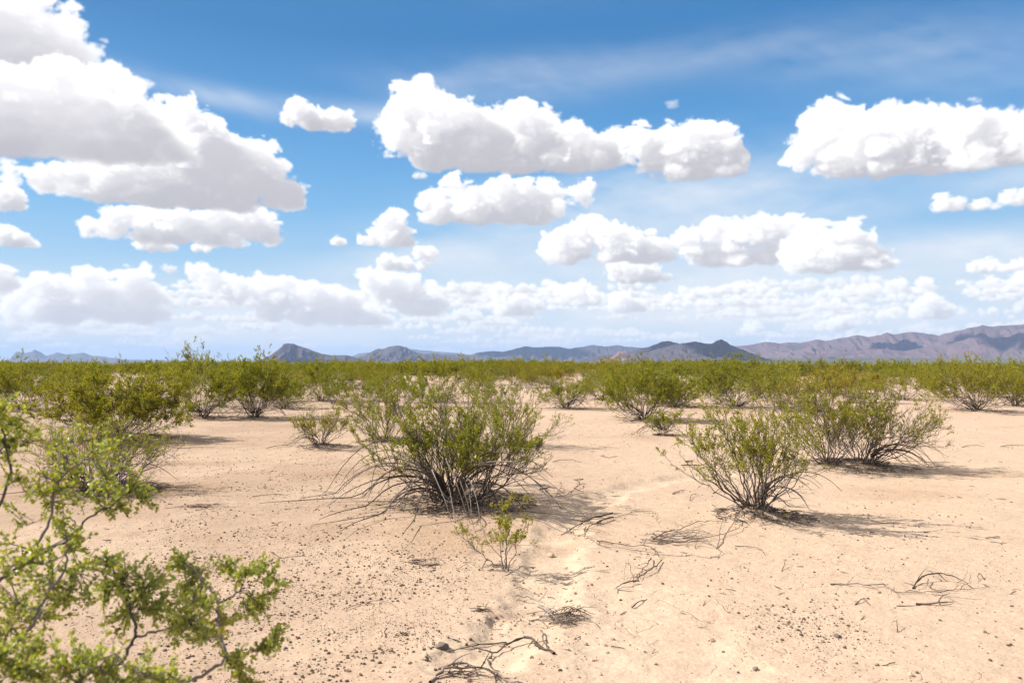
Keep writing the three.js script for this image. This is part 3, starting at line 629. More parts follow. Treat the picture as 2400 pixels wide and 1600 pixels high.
function shrubThing(o, label, group, name = 'creosote_shrub') {
  const root = new THREE.Group();
  root.name = numbered(name);
  tag(root, label, 'shrub', group);
  const stems = growShrub(o);
  if (o.split) for (const s of stems) { const w = s.wood.mesh(s.arch ? 'drooping_branch' : 'stem', barkMat, root), f = s.leaf.mesh('foliage', leafMat, w); if (f) f.userData.kind = 'stuff'; }
  else { merged(stems, 'wood').mesh('stem_frame', barkMat, root); const f = merged(stems, 'leaf').mesh('foliage', leafMat, root); f.userData.kind = 'stuff'; }
  return root;
}

// ---------------------------------------------------------------- where the shrubs stand: measured in the picture as foot (x, y), top y, reach left and right
const PI = Math.PI;
const stands = [
  // nearest, stem by stem
  { at: [1040, 1150], top: 918, l: 215, r: 172, split: 1, seed: 101, stems: 45, branches: 7, leaves: 15, root: 0.22, open: 0.55, arch: 44, archAt: PI * 0.8, archFan: 3.8, archLen: 1.7, thick: 1.2, mound: 0.07, litter: 520, label: 'largest green shrub at centre with arching bare boughs on its left' },
  { at: [1085, 1118], top: 868, l: 60, r: 70, split: 1, seed: 102, stems: 6, branches: 9, leaves: 15, root: 0.1, open: 0.9, label: 'tall thin upright shoots rising behind the largest central shrub' },
  { at: [1165, 1022], top: 893, l: 80, r: 95, split: 1, seed: 103, stems: 23, leaves: 11, lean: 0.1, mound: 0.05, litter: 120, label: 'grey twigged shrub just behind right of the largest central shrub' },
  { at: [885, 1012], top: 892, l: 80, r: 75, split: 1, seed: 104, stems: 22, leaves: 15, branches: 7, mound: 0.05, litter: 200, label: 'dense green shrub just behind left of the largest central shrub' },
  { at: [1158, 1306], top: 1178, l: 95, r: 74, split: 1, seed: 105, stems: 5, branches: 6, twigs: 3, leaves: 9, root: 0.012, open: 0.55, gap: 0.25, yellow: 0.3, litter: 8, deadwood: 0, straight: 1, thick: 0.75, bare: 0.25, twigLen: 0.75, label: 'small spindly sapling in front of the largest central shrub', name: 'creosote_sapling' },
  { at: [1735, 1192], top: 945, l: 140, r: 135, split: 1, seed: 106, stems: 39, branches: 6, leaves: 14, twigs: 3, root: 0.1, open: 0.62, bare: 0.2, gap: 0.25, straight: 1, deadwood: 0.05, arch: 12, archAt: 0.3, archFan: 3.2, archLen: 0.8, mound: 0.12, litter: 200, yellow: 0.3, label: 'sparse fan shaped shrub on a sand mound at right' },
  { at: [1905, 1064], top: 868, l: 160, r: 125, split: 1, seed: 107, stems: 34, branches: 7, leaves: 15, root: 0.16, lean: -0.08, yellow: 0.3, mound: 0.08, litter: 220, label: 'wide olive shrub behind the fan shaped shrub at right' },
  { at: [1985, 1062], top: 915, l: 110, r: 135, split: 1, seed: 108, stems: 30, branches: 7, leaves: 13, root: 0.16, lean: 0.12, arch: 20, archAt: 0.0, archFan: 1.9, archLen: 1.15, yellow: 0.3, mound: 0.07, litter: 200, label: 'shrub with hooped bare branches at the right of the wide olive shrub' },
  { at: [225, 1122], top: 975, l: 175, r: 140, split: 1, seed: 109, stems: 36, branches: 6, leaves: 6, root: 0.22, gap: 0.35, arch: 22, archAt: PI * 0.2, archFan: 5, archLen: 0.9, yellow: 0.3, mound: 0.06, litter: 420, label: 'twiggy half bare shrub behind the blurred foreground leaves at left' },
  { at: [265, 1005], top: 878, l: 150, r: 120, split: 1, seed: 110, stems: 35, branches: 8, leaves: 18, root: 0.2, arch: 12, archAt: 0, archFan: 2.4, archLen: 1.2, yellow: 0.35, mound: 0.05, litter: 260, label: 'bushy yellow green shrub behind the twiggy half bare one at left' },
  { at: [735, 1030], top: 946, l: 75, r: 72, split: 1, seed: 111, stems: 23, branches: 5, leaves: 11, root: 0.08, thick: 0.8, twigLen: 0.8, arch: 8, archAt: PI, archFan: 2.2, archLen: 0.9, tone: [1.12, 1, 1], mound: 0.07, litter: 120, label: 'small rounded dome shrub left of the largest central shrub' },
  { at: [1525, 1000], top: 945, l: 38, r: 34, split: 1, seed: 112, stems: 7, branches: 4, leaves: 6, root: 0.05, thick: 0.8, twigLen: 0.7, label: 'tiny sprig with a grey stub in the open sand right of centre', name: 'creosote_sapling' },
  { at: [1700, 1012], top: 962, l: 40, r: 45, split: 1, seed: 113, stems: 8, branches: 4, leaves: 5, root: 0.05, thick: 0.8, twigLen: 0.8, label: 'little dull sprig seen through the top of the fan shaped shrub', name: 'creosote_sapling' },
  // a little further
  { at: [50, 942], top: 845, l: 85, r: 85, seed: 120, stems: 21, leaves: 18, arch: 10, archAt: 0, archFan: 1.6, archLen: 1.2, label: 'dark green shrub at the left edge with bare twigs to its right' },
  { at: [188, 908], top: 848, l: 62, r: 70, seed: 121, stems: 19, leaves: 16, label: 'shrub standing beyond the sandy gap near the left edge' },
  { at: [468, 957], top: 838, l: 78, r: 65, seed: 122, stems: 21, leaves: 13, lean: -0.02, mound: 0.05, label: 'grey stemmed vase shaped shrub left of a pair' },
  { at: [440, 945], top: 808, l: 24, r: 30, seed: 1221, stems: 5, branches: 8, leaves: 14, open: 1.2, label: 'tallest thin shrub poking above the horizon at left' },
  { at: [585, 958], top: 838, l: 70, r: 90, seed: 123, stems: 25, leaves: 16, arch: 14, archAt: 0, archFan: 1.8, archLen: 1.4, mound: 0.05, label: 'broad shrub right of a pair with bare boughs trailing right' },
  { at: [508, 935], top: 815, l: 34, r: 40, seed: 1231, stems: 5, branches: 8, leaves: 14, open: 1.2, label: 'tall open topped shrub between the pair at left' },
  { at: [655, 938], top: 868, l: 45, r: 50, seed: 124, stems: 14, leaves: 14, label: 'low shrub tucked behind the broad shrub of the pair' },
  { at: [738, 921], top: 838, l: 55, r: 62, seed: 125, stems: 20, leaves: 16, arch: 6, archAt: 0, archFan: 2, label: 'shrub with pale stems beyond the small dome shrub' },
  { at: [812, 893], top: 836, l: 55, r: 60, seed: 126, stems: 19, leaves: 18, label: 'dense shrub right behind the pale stemmed one' },
  { at: [886, 880], top: 848, l: 28, r: 26, seed: 127, stems: 10, leaves: 14, label: 'small shrub alone beside a sandy lane left of centre' },
  { at: [1005, 925], top: 832, l: 65, r: 80, seed: 128, stems: 21, leaves: 18, yellow: 0.3, tone: [1.05, 1.08, 1], label: 'bright green shrub directly behind the largest central shrub' },
  { at: [1120, 884], top: 838, l: 60, r: 60, seed: 129, stems: 19, leaves: 16, label: 'shrub behind and right of the bright green one' },
  { at: [1215, 878], top: 828, l: 60, r: 66, seed: 130, stems: 20, leaves: 16, label: 'tall shrub near centre against the distant range' },
  { at: [1300, 938], top: 872, l: 58, r: 64, seed: 131, stems: 20, leaves: 9, gap: 0.3, arch: 10, archAt: 0, archFan: 3, archLen: 0.9, label: 'grey twiggy low shrub right of the largest central shrub' },
  { at: [1380, 918], top: 858, l: 48, r: 55, seed: 132, stems: 16, leaves: 15, label: 'neat upright shrub beside the grey twiggy low shrub' },
  { at: [1270, 890], top: 848, l: 60, r: 60, seed: 133, stems: 19, leaves: 16, yellow: 0.4, tone: [1.15, 1, 1], label: 'yellowish shrub above the grey twiggy low shrub' },
  { at: [1480, 962], top: 850, l: 85, r: 95, seed: 134, stems: 27, leaves: 15, arch: 18, archAt: PI, archFan: 2.6, archLen: 1.2, mound: 0.06, label: 'big rounded shrub right of centre with fallen twigs at its left foot' },
  { at: [1548, 935], top: 840, l: 55, r: 60, seed: 135, stems: 19, leaves: 17, label: 'shrub overlapping the right side of the big rounded shrub' },
  { at: [1430, 898], top: 832, l: 62, r: 62, seed: 136, stems: 20, leaves: 17, label: 'shrub behind the big rounded shrub right of centre' },
  { at: [1690, 935], top: 838, l: 80, r: 95, seed: 137, stems: 29, leaves: 18, arch: 14, archAt: PI * 0.8, archFan: 3, archLen: 1.1, mound: 0.05, label: 'dense mounded shrub above the fan shaped shrub at right' },
  { at: [1625, 885], top: 838, l: 50, r: 50, seed: 138, stems: 17, leaves: 16, label: 'shrub just left behind the dense mounded shrub' },
  { at: [1775, 902], top: 855, l: 60, r: 60, seed: 139, stems: 17, leaves: 12, label: 'thin shrub just right behind the dense mounded shrub' },
  { at: [1870, 945], top: 850, l: 70, r: 70, seed: 140, stems: 16, leaves: 13, yellow: 0.5, tone: [1.15, 1.02, 1], label: 'golden tipped shrub behind the wide olive shrub' },
  { at: [1960, 925], top: 850, l: 75, r: 70, seed: 141, stems: 17, leaves: 12, yellow: 0.45, tone: [1.12, 1, 1], label: 'golden green shrub behind the hooped branch shrub' },
  { at: [2075, 918], top: 846, l: 70, r: 75, seed: 142, stems: 17, leaves: 14, yellow: 0.35, label: 'shrub between the golden green shrub and the leaning one' },
  { at: [2245, 948], top: 838, l: 85, r: 90, seed: 143, stems: 22, leaves: 15, lean: -0.14, arch: 20, archAt: 0.2, archFan: 4.5, archLen: 1.1, yellow: 0.35, mound: 0.06, litter: 150, label: 'left leaning shrub with a heap of dead wood at its foot' },
  { at: [2335, 932], top: 848, l: 55, r: 70, seed: 144, stems: 21, leaves: 14, gap: 0.25, yellow: 0.35, label: 'pale stemmed shrub at the right edge of the picture' },
  { at: [2150, 892], top: 842, l: 60, r: 60, seed: 145, stems: 17, leaves: 16, label: 'shrub behind and left of the leaning shrub' },
];
for (const s of stands) {
  s.foot = flatAt(...s.at);
  s.m = EYE / -dirOf(...s.at).y * Math.cos(0) / FPX;         // metres to a picture unit, nearly
  s.depth = -s.foot[1];
  s.unit = s.depth / FPX;
  if (s.mound) addMound(s.foot[0], s.foot[1], Math.max(0.35, (s.l + s.r) * 0.3 * s.unit), s.mound);
}
makeGround();
const litterSpots = [];
for (const s of stands) {
  const p = groundAt(...s.at), near = s.depth < 16;
  const o = shrubThing({ ...s, h: Math.max(0.2, (s.at[1] - s.top) * s.unit) * (near ? 1.06 : 1.14), wl: s.l * s.unit * (near ? 1.05 : 1.3), wr: s.r * s.unit * (near ? 1.05 : 1.3), stems: near ? s.stems : Math.round(s.stems * 1.4), deadwood: s.deadwood ?? (near ? 0.16 : 0.1), detail: near ? 2 : 1, leafSize: near ? 0.0155 : 0.025, gap: s.gap ?? (near ? 0.34 : 0.15), leaves: near ? Math.round(s.leaves * 1.4) : Math.round(s.leaves * 1.25), thick: (s.thick ?? 1) * (near ? 0.8 : 0.85), bare: s.bare ?? (near ? 0.22 : 0.08), arch: near ? s.arch ?? 0 : Math.max(22, s.arch ?? 0), archFan: s.archFan && near ? s.archFan : 6.28, archLen: (s.archLen ?? 0.9) * (near ? 1 : 1.1), twigLen: (s.twigLen ?? 1) * (near ? 0.85 : 1.3), yellow: s.yellow ?? 0.16 }, s.label, undefined, s.name);
  o.position.copy(p);
  scene.add(o);
  litterSpots.push([p.x, p.z, Math.max(0.25, (s.l + s.r) * 0.42 * s.unit), s.litter ?? (near ? 60 : 70)]);
}

// ---------------------------------------------------------------- the scrub beyond: copies of a few kinds, then one mass far off
const kinds = [];
for (let k = 0; k < 9; k++) {
  const r = rng(400 + k);
  kinds.push(shrubThing({ seed: 300 + k, h: 1.25 + 0.35 * r(), wl: 1.3 + 0.6 * r(), wr: 1.3 + 0.6 * r(), stems: 18, branches: 5, twigs: 3, leaves: 22, leafSize: 0.03, thick: 0.9, twigLen: 1.8, detail: 0, root: 0.18, bare: 0.06, lean: (r() - 0.5) * 0.2, yellow: [0.12, 0.2, 0.32][k % 3], arch: 9, archLen: 1.1, gap: 0.15, tone: [[0.85, 0.88, 1], [0.7, 0.8, 1], [1.02, 0.88, 1], [0.62, 0.7, 1], [0.9, 0.84, 1]][k % 5] }, 'olive green shrub in the thicket between the near shrubs and the horizon', 'shrubs of the distant thicket'));
}
const bareSpots = [[112, 890, 45], [300, 872, 60], [655, 895, 48], [925, 878, 38], [1240, 905, 40], [1610, 915, 40], [2180, 930, 40], [560, 1000, 900], [1590, 1000, 800], [420, 905, 40], [1020, 868, 40], [1330, 880, 34], [1840, 880, 30], [2100, 882, 34], [60, 872, 40], [760, 868, 34], [1560, 872, 34]];
{
  const r = rng(77), placed = [], belt = [];
  let used = 0, tries = 0;
  while (used < 235 && tries++ < 9000) {
    const az = (r() * 2 - 1) * 0.62, d = 27 + 62 * Math.pow(r(), 1.1), x = Math.tan(az) * d, z = -d, py = 828 + EYE / d * FPX, px = VW / 2 + x / d * FPX;
    if (px < -45 || px > VW + 45) continue;
    if (bareSpots.some(([bx, by, br]) => Math.abs(px - bx) < br && py > by - 12 && py < by + (br > 100 ? 900 : 26))) continue;
    if (stands.some((s) => Math.hypot(s.foot[0] - x, s.foot[1] - z) < 1.9)) continue;
    if (placed.some(([qx, qz]) => Math.hypot(qx - x, qz - z) < 1.7)) continue;
    if (noise3(x / 7, 3.3, z / 10) + 0.5 * noise3(x / 3, 1.3, z / 4) < -0.16) continue;
    placed.push([x, z]);
    const k = Math.floor(r() * kinds.length), o = used < kinds.length ? kinds[used] : kinds[k].clone();
    if (used >= kinds.length) o.name = numbered('creosote_shrub');
    const s = (0.5 + 0.54 * r()) * (d > 40 && px > 1480 ? 0.72 : 1);
    o.position.set(x, heightAt(x, z), z);
    o.rotation.y = r() * 6.283;
    o.scale.set(s * (0.9 + 0.25 * r()), s * (0.85 + 0.3 * r()) , s);
    scene.add(o);
    litterSpots.push([x, z, 1.1, d < 55 ? 24 : 0]);
    belt.push({ o, px, d });
    used++;
  }
  // each is told by its row, the height it stands under and its place there
  const under = [[310, 'faint blue range'], [575, 'open skyline at left'], [800, 'lone butte'], [960, 'double topped mountain'], [1180, 'left half of central range'], [1400, 'right half of central range'], [1530, 'red outcrop'], [1760, 'conical hills'], [1960, 'low part of right range'], [2160, 'middle of right range'], [1e9, 'highest right summits']];
  const rows = [[35, 'nearest'], [43, 'second'], [52, 'third'], [62, 'fourth'], [74, 'fifth'], [1e9, 'farthest']], place = ['first', 'second', 'third', 'fourth', 'fifth', 'sixth', 'seventh', 'eighth', 'ninth', 'tenth', 'eleventh', 'twelfth', 'thirteenth', 'fourteenth'], cells = new Map();
  for (const b of belt.sort((p, q) => p.px - q.px)) {
    const u = under.find(([x]) => b.px < x)[1], w = rows.find(([x]) => b.d < x)[1], k = w + u, n = cells.get(k) ?? 0;
    cells.set(k, n + 1);
    b.o.userData = { ...b.o.userData, label: `${w} row thicket shrub below the ${u}, ${place[n]} from left` };
  }
  // the far scrub
  const groups = [[], [], []];
  for (let i = 0; i < 21000; i++) {
    const d = 84 + 640 * Math.pow(r(), 1.45), az = (r() * 2 - 1) * 0.8, x = Math.sin(az) * d, z = -Math.cos(az) * d;
    const lush = fbm(x / 13 + 3, 5.1, z / 26, 3);
    if (lush + 0.22 * r() < (d < 190 ? 0.13 : 0.05)) continue;
    groups[Math.floor(r() * 3)].push([x, z, (0.6 + 0.6 * r()) * (d > 200 ? 0.9 : 1), r() * 6.283, r(), lush]);
  }
  groups.forEach((g, k) => {
    const S = growShrub({ seed: 350 + k, h: 1.2, wl: 1.4, wr: 1.4, stems: 9, branches: 3, twigs: 2, leaves: 11, leafSize: 0.075, thick: 1.5, twigLen: 2.6, detail: 0, root: 0.2, bare: 0.1, arch: 0, yellow: 0.2 });
    for (const [what, mat, nm] of [['wood', barkMat, 'far_scrub_stems'], ['leaf', leafMat, 'far_scrub_foliage']]) {
      const im = shadows(new THREE.InstancedMesh(merged(S, what).geometry(), mat, g.length)), M = new THREE.Matrix4(), Q = new THREE.Quaternion(), c = new THREE.Color();
      g.forEach(([x, z, s, t, v, q], i) => { M.compose(V3(x, heightAt(x, z) - 0.02, z), Q.setFromAxisAngle(V3(0, 1, 0), t), V3(s, s * (0.85 + 0.3 * v), s)); im.setMatrixAt(i, M); im.setColorAt(i, c.setRGB(0.55 + 0.5 * v - 0.3 * q, 0.6 + 0.35 * v, 0.8)); });
      im.name = numbered(nm);
      im.userData = { kind: 'stuff', label: what === 'leaf' ? 'far scrub reading as one green band under the mountains' : 'grey stems of the far scrub band under the mountains', category: 'scrub' };
      scene.add(im);
    }
  });
}

// ---------------------------------------------------------------- dead wood on the sand
const DEAD = [[0.135, 0.1, 0.076], [0.09, 0.066, 0.05], [0.19, 0.155, 0.13], [0.26, 0.225, 0.195]];
// A stick follows points in the picture over the ground; a third number lifts that point off it, in metres.
function stickPath(points, radius, r, kink = 0.8) {
  const ctrl = points.map(([x, y, lift]) => { const p = groundAt(x, y); p.y += (lift ?? 0) * 0.65; return p; });
  const curve = new THREE.CatmullRomCurve3(ctrl, false, 'centripetal'), n = Math.max(5, points.length * 3), pts = [], rad = [], len = curve.getLength();
  for (let i = 0; i <= n; i++) {
    const t = i / n, p = curve.getPoint(t);
    p.x += (r() - 0.5) * kink * 0.05 * Math.min(1, len); p.z += (r() - 0.5) * kink * 0.05 * Math.min(1, len);
    p.y += (r() - 0.45) * kink * 0.03 * Math.min(1, len); const q = mix(radius, radius * 0.35, t) * (0.7 + 0.55 * r()) * 0.66;
    p.y = Math.max(p.y, heightAt(p.x, p.z) + q * 0.75);
    pts.push(p); rad.push(q);
  }
  return { pts, rad };
}
function sideTwigs(S, pts, count, len, radius, color, r, droop = 0.15) {
  for (let k = 0; k < count; k++) {
    const i = 1 + Math.floor(r() * (pts.length - 2)), d = pts[i].clone().sub(pts[i - 1]).normalize().add(unit(r).multiplyScalar(0.9)).normalize(), p = pts[i].clone(), a = [p.clone()], b = [radius];
    for (let s = 1; s <= 4; s++) { p.addScaledVector(d, len * (0.5 + r()) / 4); d.y -= droop; d.add(unit(r).multiplyScalar(0.25)).normalize(); p.y = Math.max(p.y, heightAt(p.x, p.z) + 0.002); a.push(p.clone()); b.push(radius * (1 - s * 0.18)); }
    S.tube(a, b, 3, color);
  }
}
function deadWood(name, label, category, parts, group) {
  const root = new THREE.Group(), o = groundAt(parts[0].p[0][0], parts[0].p[0][1]);
  root.name = numbered(name);
  root.position.copy(o);
  tag(root, label, category, group);
  parts.forEach((q, i) => {
    const S = new Shape(), r = rng(q.s ?? 5000 + taken.size * 31 + i), color = DEAD[q.c ?? 0], { pts, rad } = stickPath(q.p, q.r ?? 0.006, r, q.k);
    S.tube(pts, rad, 5, color);
    if (q.t) sideTwigs(S, pts, q.t, q.tl ?? 0.12, (q.r ?? 0.006) * 0.4, color, r);
    for (let k = 0; k < S.pos.length; k += 3) { S.pos[k] -= o.x; S.pos[k + 1] -= o.y; S.pos[k + 2] -= o.z; }
    S.mesh(q.n ?? 'branch', barkMat, root);
  });
  scene.add(root);
  return root;
}
function heap(cx, cy, wx, wy, count, len, high, seed, tones) {   // loose twigs piled on each other
  const r = rng(seed), list = [];
  for (let k = 0; k < count; k++) {
    const x = cx + (r() + r() - 1) * wx, y = cy + (r() + r() - 1) * wy, a = (r() - 0.5) * 0.9, dx = Math.cos(a) * len * (0.5 + r()), dy = Math.sin(a) * len * 0.35, l = high * r();
    list.push({ n: 'twig', p: [[x - dx / 2, y - dy / 2, l * r()], [x, y + (r() - 0.5) * 5, l], [x + dx / 2, y + dy / 2, l * r()]], r: 0.003 + 0.003 * r(), c: tones[Math.floor(r() * tones.length)], t: 1, tl: 0.06, s: seed * 50 + k });
  }
  return list;
}
deadWood('brush_pile', 'heap of dead twigs with two pale branches across the rill', 'brush pile', [
  { p: [[1180, 1372, 0.03], [1225, 1388, 0.06], [1262, 1412, 0.07], [1325, 1438, 0.0]], r: 0.011, c: 3, t: 2 }, { p: [[1228, 1392, 0.04], [1255, 1420, 0.07], [1268, 1432, 0.03]], r: 0.009, c: 3 },
  { p: [[1355, 1432, 0.05], [1385, 1450, 0]], r: 0.007, c: 3 }, { p: [[1243, 1455, 0.03], [1255, 1485, 0.02], [1262, 1492, 0]], r: 0.008, c: 0 }, ...heap(1290, 1428, 62, 17, 34, 62, 0.09, 61, [0, 1, 0, 2]), ...heap(1310, 1418, 40, 8, 16, 50, 0.12, 62, [1, 1, 0])]);
deadWood('dead_branch', 'curved hook shaped branch lying below the twig heap', 'branch', [
  { p: [[1270, 1502, 0], [1240, 1492, 0.03], [1205, 1478, 0.05], [1185, 1483, 0.05], [1150, 1498, 0.03], [1128, 1514, 0.02], [1122, 1520, 0.01]], r: 0.014, c: 1, t: 4 }, { p: [[1122, 1520, 0.01], [1130, 1534, 0], [1148, 1544, 0]], r: 0.009, c: 1 }]);
deadWood('dead_branch', 'straight thin stick left of the hook shaped branch', 'stick', [{ p: [[1162, 1478, 0.01], [1110, 1484, 0.015], [1040, 1494, 0]], r: 0.009, c: 0, t: 1 }]);
deadWood('dead_branch', 'long tangled dead bough at the bottom edge of the picture', 'branch', [
  { p: [[985, 1567, 0.0], [1020, 1552, 0.05], [1060, 1545, 0.07], [1110, 1552, 0.06], [1165, 1572, 0.04], [1240, 1584, 0.02]], r: 0.013, c: 2, t: 6 }, { p: [[1008, 1550, 0.05], [1050, 1556, 0.08], [1120, 1556, 0.06], [1150, 1568, 0.01]], r: 0.011, c: 1, t: 5 },
  { p: [[1005, 1572, 0.02], [1030, 1580, 0.0], [1050, 1586, 0]], r: 0.007, c: 1 }, ...heap(1090, 1552, 60, 9, 12, 60, 0.08, 63, [0, 1, 1])]);
deadWood('dead_branch', 'dark bundled bough beside the shadow of the largest shrub', 'branch', [
  { p: [[1405, 1186, 0.05], [1370, 1198, 0.07], [1330, 1212, 0.05], [1290, 1230, 0.0]], r: 0.016, c: 1, t: 5 }, { p: [[1408, 1192, 0.03], [1372, 1206, 0.05], [1340, 1222, 0.02]], r: 0.012, c: 1, t: 4 }, { p: [[1345, 1215, 0.04], [1342, 1228, 0.02], [1346, 1240, 0]], r: 0.008, c: 0, t: 3 }, ...heap(1372, 1202, 34, 8, 10, 60, 0.08, 64, [1, 1, 0])]);
deadWood('dead_branch', 'long wiry branch looping over pale sand from the dark bough', 'branch', [{ p: [[1412, 1190, 0.01], [1450, 1182, 0.03], [1500, 1180, 0.03], [1508, 1195, 0.02], [1518, 1208, 0]], r: 0.005, c: 2, t: 3 }]);
deadWood('brush_pile', 'sprawling tangle of grey dead twigs left of the fan shaped shrub', 'brush pile', [
  { p: [[1350, 1240, 0.02], [1400, 1260, 0.02], [1480, 1272, 0.02], [1560, 1278, 0.01], [1635, 1282, 0.01]], r: 0.006, c: 2, t: 5 }, { p: [[1370, 1244, 0.01], [1440, 1256, 0.03], [1490, 1262, 0.04], [1520, 1285, 0.0]], r: 0.008, c: 0, t: 7 },
  { p: [[1500, 1240, 0.02], [1560, 1222, 0.05], [1610, 1205, 0.04], [1650, 1200, 0.01]], r: 0.008, c: 1, t: 6 }, { p: [[1540, 1222, 0.04], [1590, 1240, 0.05], [1640, 1260, 0.04], [1655, 1276, 0.02], [1630, 1282, 0]], r: 0.007, c: 2, t: 4 },
  { p: [[1510, 1250, 0.01], [1590, 1248, 0.04], [1680, 1225, 0.03], [1725, 1205, 0.02]], r: 0.007, c: 0, t: 6 }, { p: [[1595, 1260, 0.01], [1612, 1246, 0.07], [1635, 1252, 0.0]], r: 0.005, c: 1, t: 2 },
  { p: [[1650, 1262, 0.0], [1665, 1200, 0.12], [1690, 1178, 0.14], [1725, 1176, 0.08]], r: 0.007, c: 2, t: 2 }, { p: [[1690, 1254, 0.01], [1740, 1262, 0.02], [1760, 1278, 0]], r: 0.005, c: 1, t: 3 }, ...heap(1570, 1240, 90, 24, 34, 70, 0.05, 65, [0, 1, 2, 2])]);
deadWood('dead_branch', 'forked crooked branch on pale sand below the grey tangle', 'branch', [
  { p: [[1518, 1290, 0.02], [1505, 1310, 0.04], [1480, 1322, 0.03], [1462, 1330, 0.02]], r: 0.008, c: 1, t: 4 }, { p: [[1495, 1285, 0.02], [1490, 1302, 0.05], [1472, 1318, 0.03], [1462, 1330, 0]], r: 0.007, c: 1, t: 3 }, { p: [[1455, 1338, 0.0], [1446, 1318, 0.11], [1440, 1316, 0.11], [1432, 1338, 0]], r: 0.005, c: 0 }, { p: [[1470, 1340, 0.03], [1440, 1346, 0.04], [1418, 1352, 0.02], [1420, 1362, 0]], r: 0.009, c: 0, t: 2 }]);
deadWood('dead_branch', 'dark branch ending in a loop right of the largest shrub', 'branch', [
  { p: [[1338, 1108, 0.06], [1322, 1112, 0.09], [1330, 1120, 0.06], [1318, 1128, 0.03], [1300, 1138, 0.02], [1275, 1142, 0]], r: 0.011, c: 1, t: 6 }, { p: [[1318, 1124, 0.03], [1342, 1130, 0]], r: 0.007, c: 1 }, { p: [[1275, 1142, 0.0], [1290, 1122, 0.05], [1283, 1108, 0.02]], r: 0.005, c: 0, t: 5 }]);
deadWood('dead_branch', 'short thick dark stick between the largest shrub and the looped branch', 'stick', [{ p: [[1240, 1125, 0.015], [1262, 1122, 0.02], [1282, 1123, 0.01]], r: 0.017, c: 1 }]);
deadWood('dead_branch', 'long pale wavy branch lying on the sand at lower right', 'branch', [
  { p: [[1905, 1342, 0.0], [1950, 1345, 0.02], [1990, 1350, 0.02], [2030, 1346, 0.03], [2055, 1360, 0.02], [2120, 1362, 0.02], [2170, 1372, 0.03], [2200, 1388, 0.01]], r: 0.008, c: 2, t: 6 }, { p: [[2050, 1352, 0.0], [2058, 1362, 0.02], [2110, 1366, 0.02], [2250, 1378, 0]], r: 0.004, c: 0, t: 3 }]);
deadWood('dead_branch', 'arched dark branch with hoops on the sand at lower right', 'branch', [
  { p: [[2095, 1352, 0.0], [2120, 1338, 0.06], [2160, 1334, 0.08], [2200, 1338, 0.06], [2238, 1352, 0.0]], r: 0.011, c: 1, t: 4 }, { p: [[2130, 1336, 0.03], [2138, 1352, 0.02], [2180, 1360, 0.02], [2212, 1340, 0.04], [2222, 1318, 0.02]], r: 0.005, c: 0, t: 2 }, { p: [[2160, 1360, 0], [2230, 1356, 0.02], [2268, 1350, 0]], r: 0.004, c: 0, t: 1 }]);
deadWood('dead_branch', 'dark straight stick below the arched branch at lower right', 'stick', [{ p: [[2105, 1390, 0.01], [2150, 1390, 0.02], [2190, 1384, 0.01]], r: 0.014, c: 0, t: 1 }, { p: [[2060, 1392, 0], [2110, 1392, 0.01]], r: 0.006, c: 0 }]);
